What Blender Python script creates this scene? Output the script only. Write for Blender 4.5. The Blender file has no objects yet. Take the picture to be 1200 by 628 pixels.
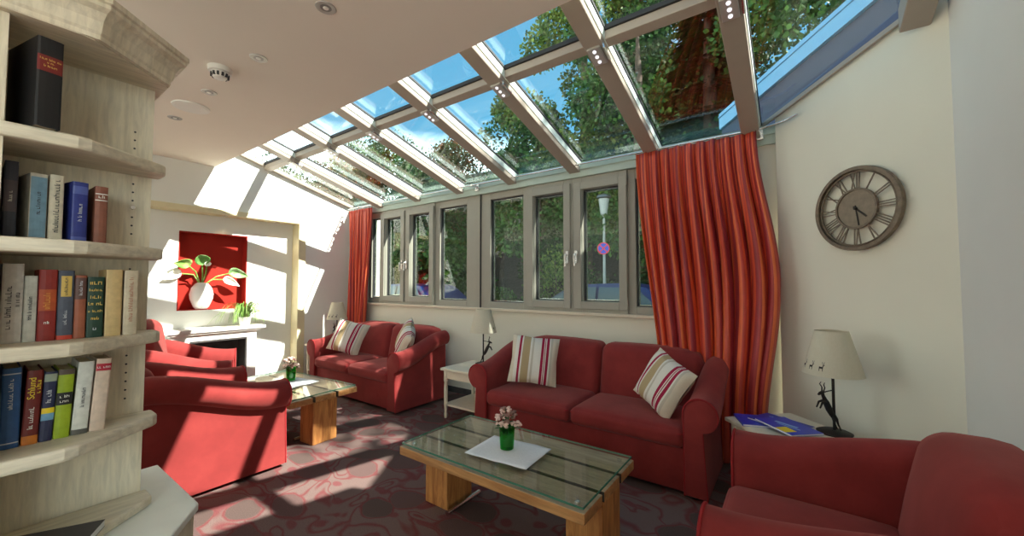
import bpy, bmesh, math, random
from mathutils import Vector, Matrix, Euler
random.seed(7)
PI = math.pi
S = bpy.context.scene
C = S.collection

# ------------------------------------------------------------------ helpers
def clamp(v, a, b): return max(a, min(b, v))
def smooth01(t):
    t = clamp(t, 0, 1); return t*t*(3-2*t)

class MB:
    def __init__(s): s.v = []; s.f = []; s.m = []; s.uv = None; s.mi = 0
    def add(s, vs, fs):
        o = len(s.v); s.v += [tuple(p) for p in vs]
        for f in fs: s.f.append(tuple(o+i for i in f)); s.m.append(s.mi)
        return s
    def box(s, x0, x1, y0, y1, z0, z1, M=None):
        vs = [Vector((x, y, z)) for z in (z0, z1) for y in (y0, y1) for x in (x0, x1)]
        if M is not None: vs = [M @ v for v in vs]
        return s.add(vs, [(0,2,3,1),(4,5,7,6),(0,1,5,4),(2,6,7,3),(0,4,6,2),(1,3,7,5)])
    def bar(s, a, b, w, h, up=(0,0,1)):
        a = Vector(a); b = Vector(b); d = (b-a); L = d.length; d.normalize()
        u = Vector(up); x = d.cross(u)
        if x.length < 1e-5: x = d.cross(Vector((1,0,0)))
        x.normalize(); z = x.cross(d)
        vs = []
        for p in (a, b):
            for (i, j) in ((-1,-1),(1,-1),(1,1),(-1,1)): vs.append(p + x*(w/2*i) + z*(h/2*j))
        return s.add(vs, [(0,1,2,3),(7,6,5,4),(0,4,5,1),(1,5,6,2),(2,6,7,3),(3,7,4,0)])
    def tube(s, pts, rad, n=8, cap=True):
        pts = [Vector(p) for p in pts]
        if not hasattr(rad, '__len__'): rad = [rad]*len(pts)
        rings = []; prev = None
        for i, p in enumerate(pts):
            t = (pts[min(i+1, len(pts)-1)] - pts[max(i-1, 0)])
            if t.length < 1e-9: t = Vector((0,0,1))
            t.normalize()
            if prev is None:
                x = t.cross(Vector((0,0,1)))
                if x.length < 1e-3: x = t.cross(Vector((1,0,0)))
            else:
                x = prev - t*prev.dot(t)
                if x.length < 1e-4: x = t.cross(Vector((1,0,0)))
            x.normalize(); prev = x; y = t.cross(x)
            rings.append([p + (x*math.cos(2*PI*k/n) + y*math.sin(2*PI*k/n))*rad[i] for k in range(n)])
        return s.loft(rings, cap=cap)
    def loft(s, rings, closed=True, cap=True):
        n = len(rings[0]); vs = [p for r in rings for p in r]; fs = []
        for i in range(len(rings)-1):
            for k in range(n if closed else n-1):
                k2 = (k+1) % n
                fs.append((i*n+k, i*n+k2, (i+1)*n+k2, (i+1)*n+k))
        if cap:
            fs.append(tuple(range(n-1, -1, -1))); b = (len(rings)-1)*n
            fs.append(tuple(range(b, b+n)))
        return s.add(vs, fs)
    def lathe(s, prof, c=(0,0,0), n=24, M=None, sx=1, sy=1):
        rings = []
        for r, z in prof:
            ring = [Vector((c[0]+r*sx*math.cos(2*PI*k/n), c[1]+r*sy*math.sin(2*PI*k/n), c[2]+z)) for k in range(n)]
            if M is not None: ring = [M @ p for p in ring]
            rings.append(ring)
        return s.loft(rings)
    def prism(s, poly, z0, z1):
        n = len(poly)
        return s.loft([[Vector((x, y, z0)) for x, y in poly], [Vector((x, y, z1)) for x, y in poly]])
    def prism3(s, poly, off):
        off = Vector(off); a = [Vector(p) for p in poly]
        return s.loft([a, [p+off for p in a]])
    def ball(s, c, r, n=8, m=6, sq=(1,1,1)):
        prof = []
        rings = []
        for j in range(m+1):
            t = -PI/2 + PI*j/m; rr = max(math.cos(t), .02)
            rings.append([Vector((c[0]+r*sq[0]*rr*math.cos(2*PI*k/n), c[1]+r*sq[1]*rr*math.sin(2*PI*k/n), c[2]+r*sq[2]*math.sin(t))) for k in range(n)])
        return s.loft(rings)
    def rbox(s, x0, x1, y0, y1, z0, z1, r, seg=4, mid=5, fn=None):
        """box with rounded edges; fn(p, u, v, w) may bend it, u v w run -1..1"""
        def axis(a, b):
            h = [a + r*(1-math.cos(PI/2*i/seg)) for i in range(seg)]
            m = [a + r + (b-a-2*r)*i/mid for i in range(mid+1)]
            return h + m + [a+b-q for q in reversed(h)]
        ax = [axis(x0, x1), axis(y0, y1), axis(z0, z1)]
        lo = (x0, y0, z0); hi = (x1, y1, z1)
        N = [len(a) for a in ax]; idx = {}; vs = []; fs = []
        def vid(i, j, k):
            q = (i, j, k)
            if q not in idx:
                p = [ax[0][i], ax[1][j], ax[2][k]]
                inn = Vector([clamp(p[d], lo[d]+r, hi[d]-r) for d in range(3)])
                d = Vector(p) - inn
                if d.length > 1e-9: d = d.normalized()*r
                w = inn + d
                if fn: w = Vector(fn(w, *[2*(p[e]-lo[e])/(hi[e]-lo[e])-1 for e in range(3)]))
                idx[q] = len(vs); vs.append(w)
            return idx[q]
        for i in range(N[0]-1):
            for j in range(N[1]-1):
                fs.append((vid(i,j,0), vid(i,j+1,0), vid(i+1,j+1,0), vid(i+1,j,0)))
                k = N[2]-1; fs.append((vid(i,j,k), vid(i+1,j,k), vid(i+1,j+1,k), vid(i,j+1,k)))
        for i in range(N[0]-1):
            for k in range(N[2]-1):
                fs.append((vid(i,0,k), vid(i+1,0,k), vid(i+1,0,k+1), vid(i,0,k+1)))
                j = N[1]-1; fs.append((vid(i,j,k), vid(i,j,k+1), vid(i+1,j,k+1), vid(i+1,j,k)))
        for j in range(N[1]-1):
            for k in range(N[2]-1):
                fs.append((vid(0,j,k), vid(0,j,k+1), vid(0,j+1,k+1), vid(0,j+1,k)))
                i = N[0]-1; fs.append((vid(i,j,k), vid(i,j+1,k), vid(i,j+1,k+1), vid(i,j,k+1)))
        return s.add(vs, fs)
    def build(s, name, mat, parent=None, smooth=False, bevel=0, sharp=None, uvs=None):
        me = bpy.data.meshes.new(name); me.from_pydata(s.v, [], s.f); me.update()
        bm = bmesh.new(); bm.from_mesh(me); bmesh.ops.recalc_face_normals(bm, faces=bm.faces); bm.to_mesh(me); bm.free()
        mats = mat if isinstance(mat, (list, tuple)) else [mat]
        for m in mats: me.materials.append(m)
        if len(mats) > 1:
            for p, i in zip(me.polygons, s.m): p.material_index = i
        o = bpy.data.objects.new(name, me); C.objects.link(o)
        if smooth:
            for p in me.polygons: p.use_smooth = True
            me.set_sharp_from_angle(angle=math.radians(sharp or 42))
        if uvs:
            ul = me.uv_layers.new(name='UVMap')
            for l in me.loops: ul.data[l.index].uv = uvs[l.vertex_index]
        if bevel:
            b = o.modifiers.new('edge', 'BEVEL'); b.width = bevel; b.segments = 2; b.limit_method = 'ANGLE'
        if parent is not None: o.parent = parent
        return o

def tag(o, label, cat=None, group=None, kind=None):
    o['label'] = label
    if cat: o['category'] = cat
    if group: o['group'] = group
    if kind: o['kind'] = kind
    return o
def thing(name, label, cat, loc=(0,0,0), rz=0, group=None):
    o = bpy.data.objects.new(name, None); C.objects.link(o); o.empty_display_size = .1
    o.location = loc; o.rotation_euler = (0, 0, rz)
    return tag(o, label, cat, group)
def struct(o, label, cat='structure'):
    return tag(o, label, cat, None, 'structure')
def kids(o): return [c for c in bpy.data.objects if c.parent == o]
def dup(root, loc, rz=0, label=None, group=None):
    r = root.copy(); C.objects.link(r); r.location = loc; r.rotation_euler = (0, 0, rz)
    if label: r['label'] = label
    if group: r['group'] = group
    for ch in kids(root):
        c = ch.copy(); C.objects.link(c); c.parent = r
        for g in kids(ch):
            d = g.copy(); C.objects.link(d); d.parent = c
    return r

# ------------------------------------------------------------------ materials
def srgb(r, g, b):
    f = lambda c: c/12.92 if c <= .04045 else ((c+.055)/1.055)**2.4
    return (f(r/255), f(g/255), f(b/255), 1)
class NT:
    def __init__(s, name):
        s.mat = bpy.data.materials.new(name); s.mat.use_nodes = True
        s.t = s.mat.node_tree; s.n = s.t.nodes; s.l = s.t.links
        s.b = s.n['Principled BSDF']; s.out = s.n['Material Output']
    def new(s, ty, **kw):
        n = s.n.new(ty)
        for k, v in kw.items(): setattr(n, k, v)
        return n
    def link(s, a, b): s.l.new(a, b)
    def coord(s, scale=(1,1,1), src='Object', rot=(0,0,0), loc=(0,0,0)):
        tc = s.new('ShaderNodeTexCoord'); mp = s.new('ShaderNodeMapping')
        mp.inputs['Scale'].default_value = scale; mp.inputs['Rotation'].default_value = rot; mp.inputs['Location'].default_value = loc
        s.link(tc.outputs[src], mp.inputs[0]); return mp.outputs[0]
    def noise(s, vec, scale, detail=3, rough=.5, dist=0):
        n = s.new('ShaderNodeTexNoise'); n.inputs['Scale'].default_value = scale; n.inputs['Detail'].default_value = detail
        n.inputs['Roughness'].default_value = rough; n.inputs['Distortion'].default_value = dist
        s.link(vec, n.inputs['Vector']); return n
    def ramp(s, fac, stops, interp='LINEAR'):
        r = s.new('ShaderNodeValToRGB'); r.color_ramp.interpolation = interp
        e = r.color_ramp.elements
        while len(e) > 1: e.remove(e[-1])
        e[0].position = stops[0][0]; e[0].color = stops[0][1]
        for p, c in stops[1:]:
            q = e.new(p); q.color = c
        s.link(fac, r.inputs[0]); return r.outputs[0]
    def mix(s, fac, a, b, mode='MIX'):
        m = s.new('ShaderNodeMix', data_type='RGBA', blend_type=mode)
        for inp, v in ((m.inputs[0], fac), (m.inputs[6], a), (m.inputs[7], b)):
            if isinstance(v, (int, float)): inp.default_value = v
            elif isinstance(v, tuple): inp.default_value = v
            else: s.link(v, inp)
        return m.outputs[2]
    def bump(s, h, strength=.2, dist=.01):
        b = s.new('ShaderNodeBump'); b.inputs['Strength'].default_value = strength; b.inputs['Distance'].default_value = dist
        s.link(h, b.inputs['Height']); s.link(b.outputs[0], s.b.inputs['Normal'])
    def set(s, **kw):
        for k, v in kw.items():
            i = s.b.inputs[k.replace('_', ' ')]
            if hasattr(v, 'is_output') or isinstance(v, bpy.types.NodeSocket): s.link(v, i)
            else: i.default_value = v
        return s

def plain(name, col, rough=.5, metal=0, noise=.06, scale=12, bump=0, spec=.5, **kw):
    t = NT(name); v = t.coord()
    n = t.noise(v, scale, 4)
    lo = tuple(c*(1-noise) for c in col[:3])+(1,); hi = tuple(min(1, c*(1+noise)) for c in col[:3])+(1,)
    t.set(Base_Color=t.ramp(n.outputs[0], [(.3, lo), (.7, hi)]), Roughness=rough, Metallic=metal)
    t.b.inputs['Specular IOR Level'].default_value = spec
    if bump: t.bump(n.outputs[0], bump, .004)
    for k, q in kw.items(): t.b.inputs[k.replace('_', ' ')].default_value = q
    return t.mat

def wood(name, dark, light, scale=(1,1,1), grain=14, rough=.5, knots=False, bump=.1, axis='Z'):
    t = NT(name)
    sc = {'X': (.12,1,1), 'Y': (1,.12,1), 'Z': (1,1,.12)}[axis]
    v = t.coord(tuple(a*b for a, b in zip(sc, scale)))
    n1 = t.noise(v, grain, 6, .6, 1.2); n2 = t.noise(v, grain*6, 4, .6, .4)
    a = t.ramp(n1.outputs[0], [(.3, dark), (.5, tuple((x+y)/2 for x, y in zip(dark, light))), (.68, light)])
    b = t.ramp(n2.outputs[0], [(.35, (.82,.82,.82,1)), (.6, (1,1,1,1))])
    c = t.mix(1.0, a, b, 'MULTIPLY')
    if knots:
        vo = t.new('ShaderNodeTexVoronoi'); vo.inputs['Scale'].default_value = 2.1
        t.link(t.coord((1.6,1.6,.8)), vo.inputs['Vector'])
        k = t.ramp(vo.outputs['Distance'], [(.03, (.55,.46,.36,1)), (.09, (1,1,1,1))])
        c = t.mix(.8, c, k, 'MULTIPLY')
    t.set(Base_Color=c, Roughness=rough); t.bump(n2.outputs[0], bump, .002)
    return t.mat

M = {}
M['plaster'] = plain('plaster_cream', (.82,.80,.68,1), .9, noise=.015, scale=3, spec=.15)
M['wall_white'] = plain('plaster_white', (.80,.80,.745,1), .9, noise=.012, scale=3, spec=.15)
M['wall_grey'] = plain('plaster_pale_grey', (.79,.79,.745,1), .9, noise=.012, scale=3, spec=.15)
M['ceiling'] = plain('ceiling_paint', (.90,.82,.71,1), .9, noise=.012, scale=2, spec=.1)
M['niche_red'] = plain('niche_red_paint', srgb(158,40,30), .8, noise=.05, scale=6, spec=.2)
M['wall_sky_blocker'] = plain('sky_blocker_grey', (.16,.16,.14,1), .9)
M['bounce_ground'] = plain('pale_bounce_ground', (.55,.52,.47,1), .9)
M['sill'] = plain('sill_paint', (.78,.68,.54,1), .6, noise=.02)
M['taupe'] = plain('window_frame_taupe', srgb(166,163,150), .42, noise=.02, spec=.5)
M['rafter'] = plain('rafter_metal', srgb(172,160,146), .4, noise=.02, spec=.5)
M['mint'] = plain('pale_mint_sunlit_side', srgb(228,240,233), .35, noise=.02)
M['head'] = plain('eave_beam_paint', srgb(190,205,191), .5, noise=.03, scale=5)
M['post_grey'] = plain('grey_post_paint', (.34,.36,.35,1), .5)
M['black_rubber'] = plain('glazing_gasket', (.03,.03,.032,1), .6)
M['chrome'] = plain('brushed_chrome', (.75,.75,.74,1), .25, 1, noise=.02)
M['alu'] = plain('satin_aluminium', (.62,.60,.56,1), .35, .5, noise=.02)
M['alu_dark'] = plain('dull_nickel', (.42,.40,.37,1), .4, .6, noise=.02)
M['steel_dark'] = plain('dark_steel', (.22,.21,.2,1), .4, .9)
M['white_paint'] = plain('white_gloss_paint', (.84,.82,.76,1), .45, noise=.02)
M['cream_paint'] = plain('cream_wood_paint', srgb(226,214,190), .5, noise=.03)
M['casing'] = plain('casing_paint', srgb(224,212,172), .6, noise=.03)
M['iron'] = plain('dark_iron', (.035,.03,.027,1), .55, .6, noise=.2)
M['firebrick'] = plain('soot_grey', (.075,.072,.068,1), .85, noise=.25, scale=9)
M['porcelain'] = plain('porcelain', (.84,.82,.77,1), .2, noise=.02)
M['paper'] = plain('book_pages', (.72,.63,.47,1), .9, noise=.1, scale=60)
M['soil'] = plain('soil', (.05,.035,.02,1), .95, noise=.3, scale=50)
M['petal_white'] = plain('white_petal', (.85,.84,.74,1), .5, noise=.05)
M['petal_pink'] = plain('pale_pink_petal', srgb(232,200,186), .6, noise=.1)
M['petal_dry'] = plain('dried_mauve_petal', srgb(150,112,100), .7, noise=.2)
M['bronze'] = plain('aged_bronze', srgb(120,106,90), .55, .35, noise=.25, scale=40)
M['bronze_face'] = plain('aged_bronze_face', srgb(138,125,108), .6, .25, noise=.15, scale=30)
M['plastic_white'] = plain('white_plastic', (.82,.79,.72,1), .4, noise=.01)
M['tyre'] = plain('tyre_rubber', (.02,.02,.02,1), .8)
M['bark'] = plain('bark', (.10,.07,.05,1), .95, noise=.4, scale=9, bump=.6)
M['asphalt'] = plain('asphalt', (.11,.105,.10,1), .95, noise=.2, scale=30)
M['flashing_blue'] = plain('pale_blue_flashing', srgb(120,178,214), .35, .2, noise=.03)
M['parapet_dark'] = plain('slate_parapet', srgb(54,62,88), .6, noise=.08)
M['sign_blue'] = plain('sign_blue', srgb(40,60,190), .4, noise=.02)
M['sign_red'] = plain('sign_red', srgb(222,40,50), .4, noise=.02)
M['cloth_white'] = plain('white_linen', (.80,.81,.82,1), .9, noise=.03, scale=70, bump=.3)

def leaf_mat(name, a, b, c, scale=2.5):
    t = NT(name); v = t.coord()
    n = t.noise(v, scale, 4, .6)
    t.set(Base_Color=t.ramp(n.outputs[0], [(.32, a), (.5, b), (.68, c)]), Roughness=.6)
    t.b.inputs['Specular IOR Level'].default_value = .3
    return t.mat
M['leaf_dark'] = leaf_mat('leaf_dark', (.006,.022,.005,1), (.018,.058,.011,1), (.05,.13,.022,1))
M['leaf_mid'] = leaf_mat('leaf_mid', (.009,.034,.006,1), (.028,.09,.014,1), (.085,.19,.03,1))
M['leaf_bright'] = leaf_mat('leaf_bright', (.03,.07,.012,1), (.09,.16,.025,1), (.24,.30,.055,1))
M['leaf_autumn'] = leaf_mat('leaf_autumn', (.02,.05,.01,1), (.07,.09,.016,1), (.22,.05,.015,1))
M['leaf_house'] = leaf_mat('leaf_house', (.10,.22,.04,1), (.22,.40,.08,1), (.50,.62,.22,1), 9)
M['leaf_calla'] = leaf_mat('leaf_calla', (.10,.25,.05,1), (.20,.42,.12,1), (.75,.80,.60,1), 7)

def fabric_red():
    t = NT('red_microfibre'); v = t.coord()
    n = t.noise(v, 5, 5, .6); f = t.noise(v, 260, 2)
    c = t.ramp(n.outputs[0], [(.3, (.205,.024,.022,1)), (.5, (.24,.028,.026,1)), (.72, (.28,.036,.032,1))])
    t.set(Base_Color=c, Roughness=.85)
    t.b.inputs['Specular IOR Level'].default_value = .2
    t.b.inputs['Sheen Weight'].default_value = .25; t.b.inputs['Sheen Roughness'].default_value = .5
    t.b.inputs['Sheen Tint'].default_value = (.9,.45,.4,1)
    t.bump(f.outputs[0], .12, .002)
    return t.mat
M['red'] = fabric_red()
M['red_pipe'] = plain('red_piping', (.30,.022,.024,1), .8, noise=.1, spec=.2)

def curtain_mat():
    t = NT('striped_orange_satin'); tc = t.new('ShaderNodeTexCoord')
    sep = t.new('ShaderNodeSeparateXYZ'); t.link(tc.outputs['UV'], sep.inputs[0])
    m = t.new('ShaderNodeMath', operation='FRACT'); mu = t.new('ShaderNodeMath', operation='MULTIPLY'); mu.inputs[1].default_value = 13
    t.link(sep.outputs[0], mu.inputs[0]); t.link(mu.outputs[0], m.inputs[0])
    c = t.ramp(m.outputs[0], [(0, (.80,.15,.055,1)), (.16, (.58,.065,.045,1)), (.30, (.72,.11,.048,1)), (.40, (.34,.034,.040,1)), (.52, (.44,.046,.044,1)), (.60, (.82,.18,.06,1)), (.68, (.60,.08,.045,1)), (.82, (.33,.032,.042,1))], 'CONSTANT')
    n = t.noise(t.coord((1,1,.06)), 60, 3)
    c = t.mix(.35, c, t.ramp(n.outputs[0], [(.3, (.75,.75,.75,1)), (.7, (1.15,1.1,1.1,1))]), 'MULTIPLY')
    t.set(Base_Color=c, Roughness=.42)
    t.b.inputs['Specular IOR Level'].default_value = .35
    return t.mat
M['curtain'] = curtain_mat()

def cushion_mat():
    t = NT('striped_linen'); tc = t.new('ShaderNodeTexCoord')
    sep = t.new('ShaderNodeSeparateXYZ'); t.link(tc.outputs['Generated'], sep.inputs[0])
    cr = (.70,.62,.49,1); wh = (.78,.74,.66,1); rd = (.36,.02,.06,1); tn = (.48,.36,.20,1); gy = (.58,.52,.42,1)
    c = t.ramp(sep.outputs[0], [(0, cr), (.10, wh), (.17, rd), (.215, wh), (.25, tn), (.40, wh), (.44, gy), (.48, wh), (.63, rd), (.685, wh), (.70, rd), (.715, wh), (.735, rd), (.79, wh), (.82, gy), (.86, cr)], 'CONSTANT')
    n = t.noise(t.coord(), 180, 3)
    c = t.mix(.25, c, t.ramp(n.outputs[0], [(.35, (.8,.8,.8,1)), (.65, (1.08,1.08,1.08,1))]), 'MULTIPLY')
    t.set(Base_Color=c, Roughness=.9); t.b.inputs['Specular IOR Level'].default_value = .15
    t.bump(n.outputs[0], .25, .002)
    return t.mat
M['cushion'] = cushion_mat()

def carpet_mat():
    t = NT('floral_carpet')
    base = t.coord()
    wn = t.noise(base, 2.2, 2)
    off = t.new('ShaderNodeVectorMath', operation='SCALE'); off.inputs[3].default_value = .30
    sub = t.new('ShaderNodeVectorMath', operation='SUBTRACT'); sub.inputs[1].default_value = (.5,.5,.5)
    t.link(wn.outputs[1], sub.inputs[0]); t.link(sub.outputs[0], off.inputs[0])
    add = t.new('ShaderNodeVectorMath', operation='ADD'); t.link(base, add.inputs[0]); t.link(off.outputs[0], add.inputs[1])
    mp = t.new('ShaderNodeMapping'); mp.inputs['Rotation'].default_value = (0,0,.6); mp.inputs['Scale'].default_value = (1.0,1.55,1)
    t.link(add.outputs[0], mp.inputs[0]); V = mp.outputs[0]
    def vor(scale, feat, rnd=.8):
        n = t.new('ShaderNodeTexVoronoi', feature=feat, voronoi_dimensions='2D'); n.inputs['Scale'].default_value = scale
        n.inputs['Randomness'].default_value = rnd; t.link(V, n.inputs['Vector']); return n
    def line_of(fac, at, w):   # 1 on the level set fac = at
        return t.ramp(fac, [(at-w*2.4, (0,0,0,1)), (at-w*.4, (.85,.85,.85,1)), (at+w*.4, (.85,.85,.85,1)), (at+w*2.4, (0,0,0,1))])
    ground = (.180,.123,.110,1); blot = (.108,.075,.066,1); blot2 = (.13,.081,.074,1); line = (.175,.046,.048,1)
    f = vor(2.05, 'F1', .85)
    sepc = t.new('ShaderNodeSeparateColor'); t.link(f.outputs['Color'], sepc.inputs[0])
    inn = t.ramp(f.outputs['Distance'], [(.27, (1,1,1,1)), (.31, (0,0,0,1))])
    c = t.mix(inn, ground, t.ramp(sepc.outputs[0], [(0, blot2), (.4, blot)], 'CONSTANT'))
    # scalloped outline of each blossom
    wob = t.noise(V, 14, 2); dd = t.new('ShaderNodeMath', operation='MULTIPLY_ADD'); dd.inputs[1].default_value = .07; t.link(wob.outputs[0], dd.inputs[0]); t.link(f.outputs['Distance'], dd.inputs[2])
    c = t.mix(line_of(dd.outputs[0], .345, .016), c, line)
    # trailing stems: level lines of slow noise, kept off the blossoms
    n1 = t.noise(V, 2.6, 1.5, .5, .6); n2 = t.noise(V, 4.4, 1, .5, 1.0)
    off = t.ramp(f.outputs['Distance'], [(.31, (0,0,0,1)), (.335, (1,1,1,1))])
    for nn_, at, w in ((n1, .50, .013), (n1, .60, .012)):
        c = t.mix(t.mix(1, line_of(nn_.outputs[0], at, w), off, 'MULTIPLY'), c, line)
    # small crimson leaves
    g = vor(5.2, 'F1', 1)
    sg = t.new('ShaderNodeSeparateColor'); t.link(g.outputs['Color'], sg.inputs[0])
    pick = t.ramp(sg.outputs[1], [(0, (0,0,0,1)), (.66, (1,1,1,1))], 'CONSTANT')
    lf = t.ramp(g.outputs['Distance'], [(.20, (.9,.9,.9,1)), (.30, (0,0,0,1))])
    c = t.mix(t.mix(1, t.mix(1, lf, pick, 'MULTIPLY'), off, 'MULTIPLY'), c, (.185,.060,.062,1))
    fz = t.noise(base, 160, 3, .7)
    c = t.mix(.55, c, t.ramp(fz.outputs[0], [(.32, (.62,.6,.6,1)), (.68, (1.3,1.27,1.27,1))]), 'MULTIPLY')
    t.set(Base_Color=c, Roughness=.95); t.b.inputs['Specular IOR Level'].default_value = .1
    t.bump(fz.outputs[0], .4, .004)
    return t.mat
M['carpet'] = carpet_mat()

M['pine'] = wood('limed_pine', srgb(220,208,180), srgb(243,234,210), grain=10, rough=.6, knots=True, bump=.08)
M['pine_flat'] = wood('limed_pine_boards', srgb(216,204,178), srgb(240,231,208), grain=10, rough=.55, bump=.08, axis='Y')
M['oak_gap'] = plain('shaded_plank_gap', (.05,.035,.022,1), .8)  # inner plank faces coloured dark for the shade inside the gaps
M['pine_top'] = plain('limed_grey_top', srgb(242,246,238), .55, noise=.04, scale=8)
M['oak_leg'] = wood('honey_oak_block', srgb(150,86,40), srgb(214,150,84), grain=20, rough=.5, axis='Z')
M['oak_top'] = wood('pale_oak_plank', srgb(136,116,88), srgb(184,164,130), grain=14, rough=.5, axis='X')
M['oak_edge'] = wood('honey_oak_edge', srgb(158,104,58), srgb(204,152,96), grain=14, rough=.5, axis='X')

def glass_mat(name, ior=1.65, tint=(.93,.97,.95,1), gtint=(1,1,1,1), rough=0.0):
    t = NT(name); t.n.remove(t.b)
    tr = t.new('ShaderNodeBsdfTransparent'); tr.inputs[0].default_value = tint
    gl = t.new('ShaderNodeBsdfGlossy'); gl.inputs['Roughness'].default_value = rough; gl.inputs[0].default_value = gtint
    lw = t.new('ShaderNodeLayerWeight'); lw.inputs[0].default_value = .5
    pw = t.new('ShaderNodeMath', operation='POWER'); pw.inputs[1].default_value = 5; t.link(lw.outputs['Facing'], pw.inputs[0])
    r0 = ((ior-1)/(ior+1))**2
    fr = t.new('ShaderNodeMath', operation='MULTIPLY_ADD'); fr.inputs[1].default_value = 1-r0; fr.inputs[2].default_value = r0; t.link(pw.outputs[0], fr.inputs[0])
    mx = t.new('ShaderNodeMixShader'); t.link(fr.outputs[0], mx.inputs[0]); t.link(tr.outputs[0], mx.inputs[1]); t.link(gl.outputs[0], mx.inputs[2])
    t.link(mx.outputs[0], t.out.inputs[0]); return t.mat
M['glass'] = glass_mat('window_glass', 1.52)
M['glass_roof'] = glass_mat('roof_glass', 1.8, (.95,.975,.97,1))
M['glass_table'] = glass_mat('table_glass', 1.36, (.975,.992,.985,1))
M['glass_edge'] = plain('glass_edge_green', srgb(70,120,98), .15, noise=.02)
M['glass_green'] = glass_mat('green_tumbler_glass', 1.5, (.10,.72,.16,1))
def emit(name, col, st):
    t = NT(name); t.n.remove(t.b); e = t.new('ShaderNodeEmission'); e.inputs[0].default_value = col; e.inputs[1].default_value = st
    t.link(e.outputs[0], t.out.inputs[0]); return t.mat
M['led'] = emit('led_lamp', (1,.95,1,1), 1.3)
M['bulb_warm'] = emit('warm_halogen', (1,.72,.4,1), 3)

def shade_mat():
    t = NT('cream_lampshade'); n = t.noise(t.coord((1,1,.3)), 150, 3)
    t.set(Base_Color=t.ramp(n.outputs[0], [(.3, (.78,.73,.58,1)), (.7, (.84,.79,.65,1))]), Roughness=.9)
    tl = t.new('ShaderNodeBsdfTranslucent'); tl.inputs[0].default_value = (.8,.74,.58,1)
    mx = t.new('ShaderNodeMixShader'); mx.inputs[0].default_value = .3
    t.link(t.b.outputs[0], mx.inputs[1]); t.link(tl.outputs[0], mx.inputs[2]); t.link(mx.outputs[0], t.out.inputs[0])
    return t.mat
M['shade'] = shade_mat()

# ------------------------------------------------------------------ room dimensions
XL, YW, ZC, YC = -6.0, 3.75, 2.90, 1.825; YT = 1.66          # left wall, window wall, ceiling height, ceiling edge
ZE = 2.70; SL = .2855                            # eave height, roof slope
def zr(y): return ZE + SL*(YW-y)                 # glass plane of the sloping roof

# floor
f = MB().box(-8.0, 3.2, -3.6, 3.75, -.12, 0).build('floor', M['carpet']); struct(f, 'mauve carpet with large crimson floral outlines', 'floor')
# ceiling
o = MB().prism3([(-8.0,-3.6,ZC),(-8.0,YC,ZC),(-8.0,YC,ZC+.10),(-8.0,YT,ZC+.10),(-8.0,YT,3.34),(-8.0,YT-.1,3.34),(-8.0,YT-.1,ZC+.10),(-8.0,-3.6,ZC+.10)], (8.68,0,0)).build('ceiling', M['ceiling'])
struct(o, 'flat beige ceiling ending where the glass roof starts', 'ceiling')

o = MB().box(-14, 5, -11.2, -11.0, -.12, 4.5).build('wall_sky_blocker', M['wall_sky_blocker']); struct(o, 'added grey wall far behind the camera, keeps sky out of the window reflections', 'wall')  # added unseen wall, hides the bright horizon from the window reflections
o = MB().box(-14, 9, -11.0, -3.6, -.12, -.02).build('bounce_ground', M['bounce_ground']); struct(o, 'added pale ground behind the room, bounces sunlight onto the ceiling', 'bounce_ground')  # added unseen ground, pale so that sunlight bounces up to the ceiling
# window wall (below, above, both ends)
m = MB(); m.box(-6.2, -.09, YW, YW+.22, 0, 1.085); m.box(-6.2, -5.52, YW, YW+.22, 1.085, 2.52); m.box(-.78, -.09, YW, YW+.22, 1.085, 2.52)
o = m.build('wall_window', M['plaster']); struct(o, 'cream wall under the row of windows', 'wall')
o = MB().box(-5.53, -.77, YW-.045, YW+.03, 1.075, 1.105).build('trim_1', M['sill'], bevel=.006); struct(o, 'pale sill board below the windows', 'trim')
m = MB(); m.box(-6.2, -.09, YW-.03, YW+.2, 2.52, ZE-.03); m.box(-6.2,-.09, YW-.045, YW+.02, 2.595, 2.612)
o = m.build('trim_2', M['head']); struct(o, 'grey eave beam above the windows', 'trim')
# left wall with a recess for the fireplace
YJ = 2.96
XR = XL-.17
m = MB()
m.prism3([(XL,YJ+.03,0),(XL,YW,0),(XL,YW,ZE-.02),(XL,YJ+.03,zr(YJ+.03)-.02)], (-.5,0,0))
m.prism3([(XL,-.2,2.34),(XL,YJ+.03,2.34),(XL,YJ+.03,zr(YJ+.03)-.02),(XL,YT,zr(YT)-.02),(XL,-.2,zr(YT)-.02)], (-.5,0,0))
m.box(XR-.33, XR, -.2, 1.53, 0, 2.34); m.box(XR-.33, XR, 2.28, YJ+.03, 0, 2.34)
m.box(XR-.33, XR, 1.53, 2.28, 0, 1.065); m.box(XR-.33, XR, 1.53, 2.28, 2.06, 2.34)
m.box(XL-.5, XL, -.4, -.2, 0, ZC)
o = m.build('wall_left', M['wall_white']); struct(o, 'white fireplace wall with a red niche', 'wall')
m = MB(); m.box(XR-.17, XR-.13, 1.53, 2.28, 1.065, 2.06)
m.box(XR-.13, XR+.002, 1.53, 1.542, 1.065, 2.06); m.box(XR-.13, XR+.002, 2.268, 2.28, 1.065, 2.06)
m.box(XR-.13, XR+.002, 1.542, 2.268, 2.048, 2.06); m.box(XR-.13, XR+.002, 1.542, 2.268, 1.065, 1.075)
o = m.build('trim_3', M['niche_red']); struct(o, 'red painted lining of the wall niche', 'trim')
m = MB(); m.box(XR-.02, XL+.025, YJ-.075, YJ+.03, 0, 2.36); m.box(XR-.02, XL+.03, -.2, YJ-.075, 2.29, 2.36)
o = m.build('trim_4', M['casing'], bevel=.004); struct(o, 'cream lintel and jamb framing the fireplace recess', 'trim')
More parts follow.
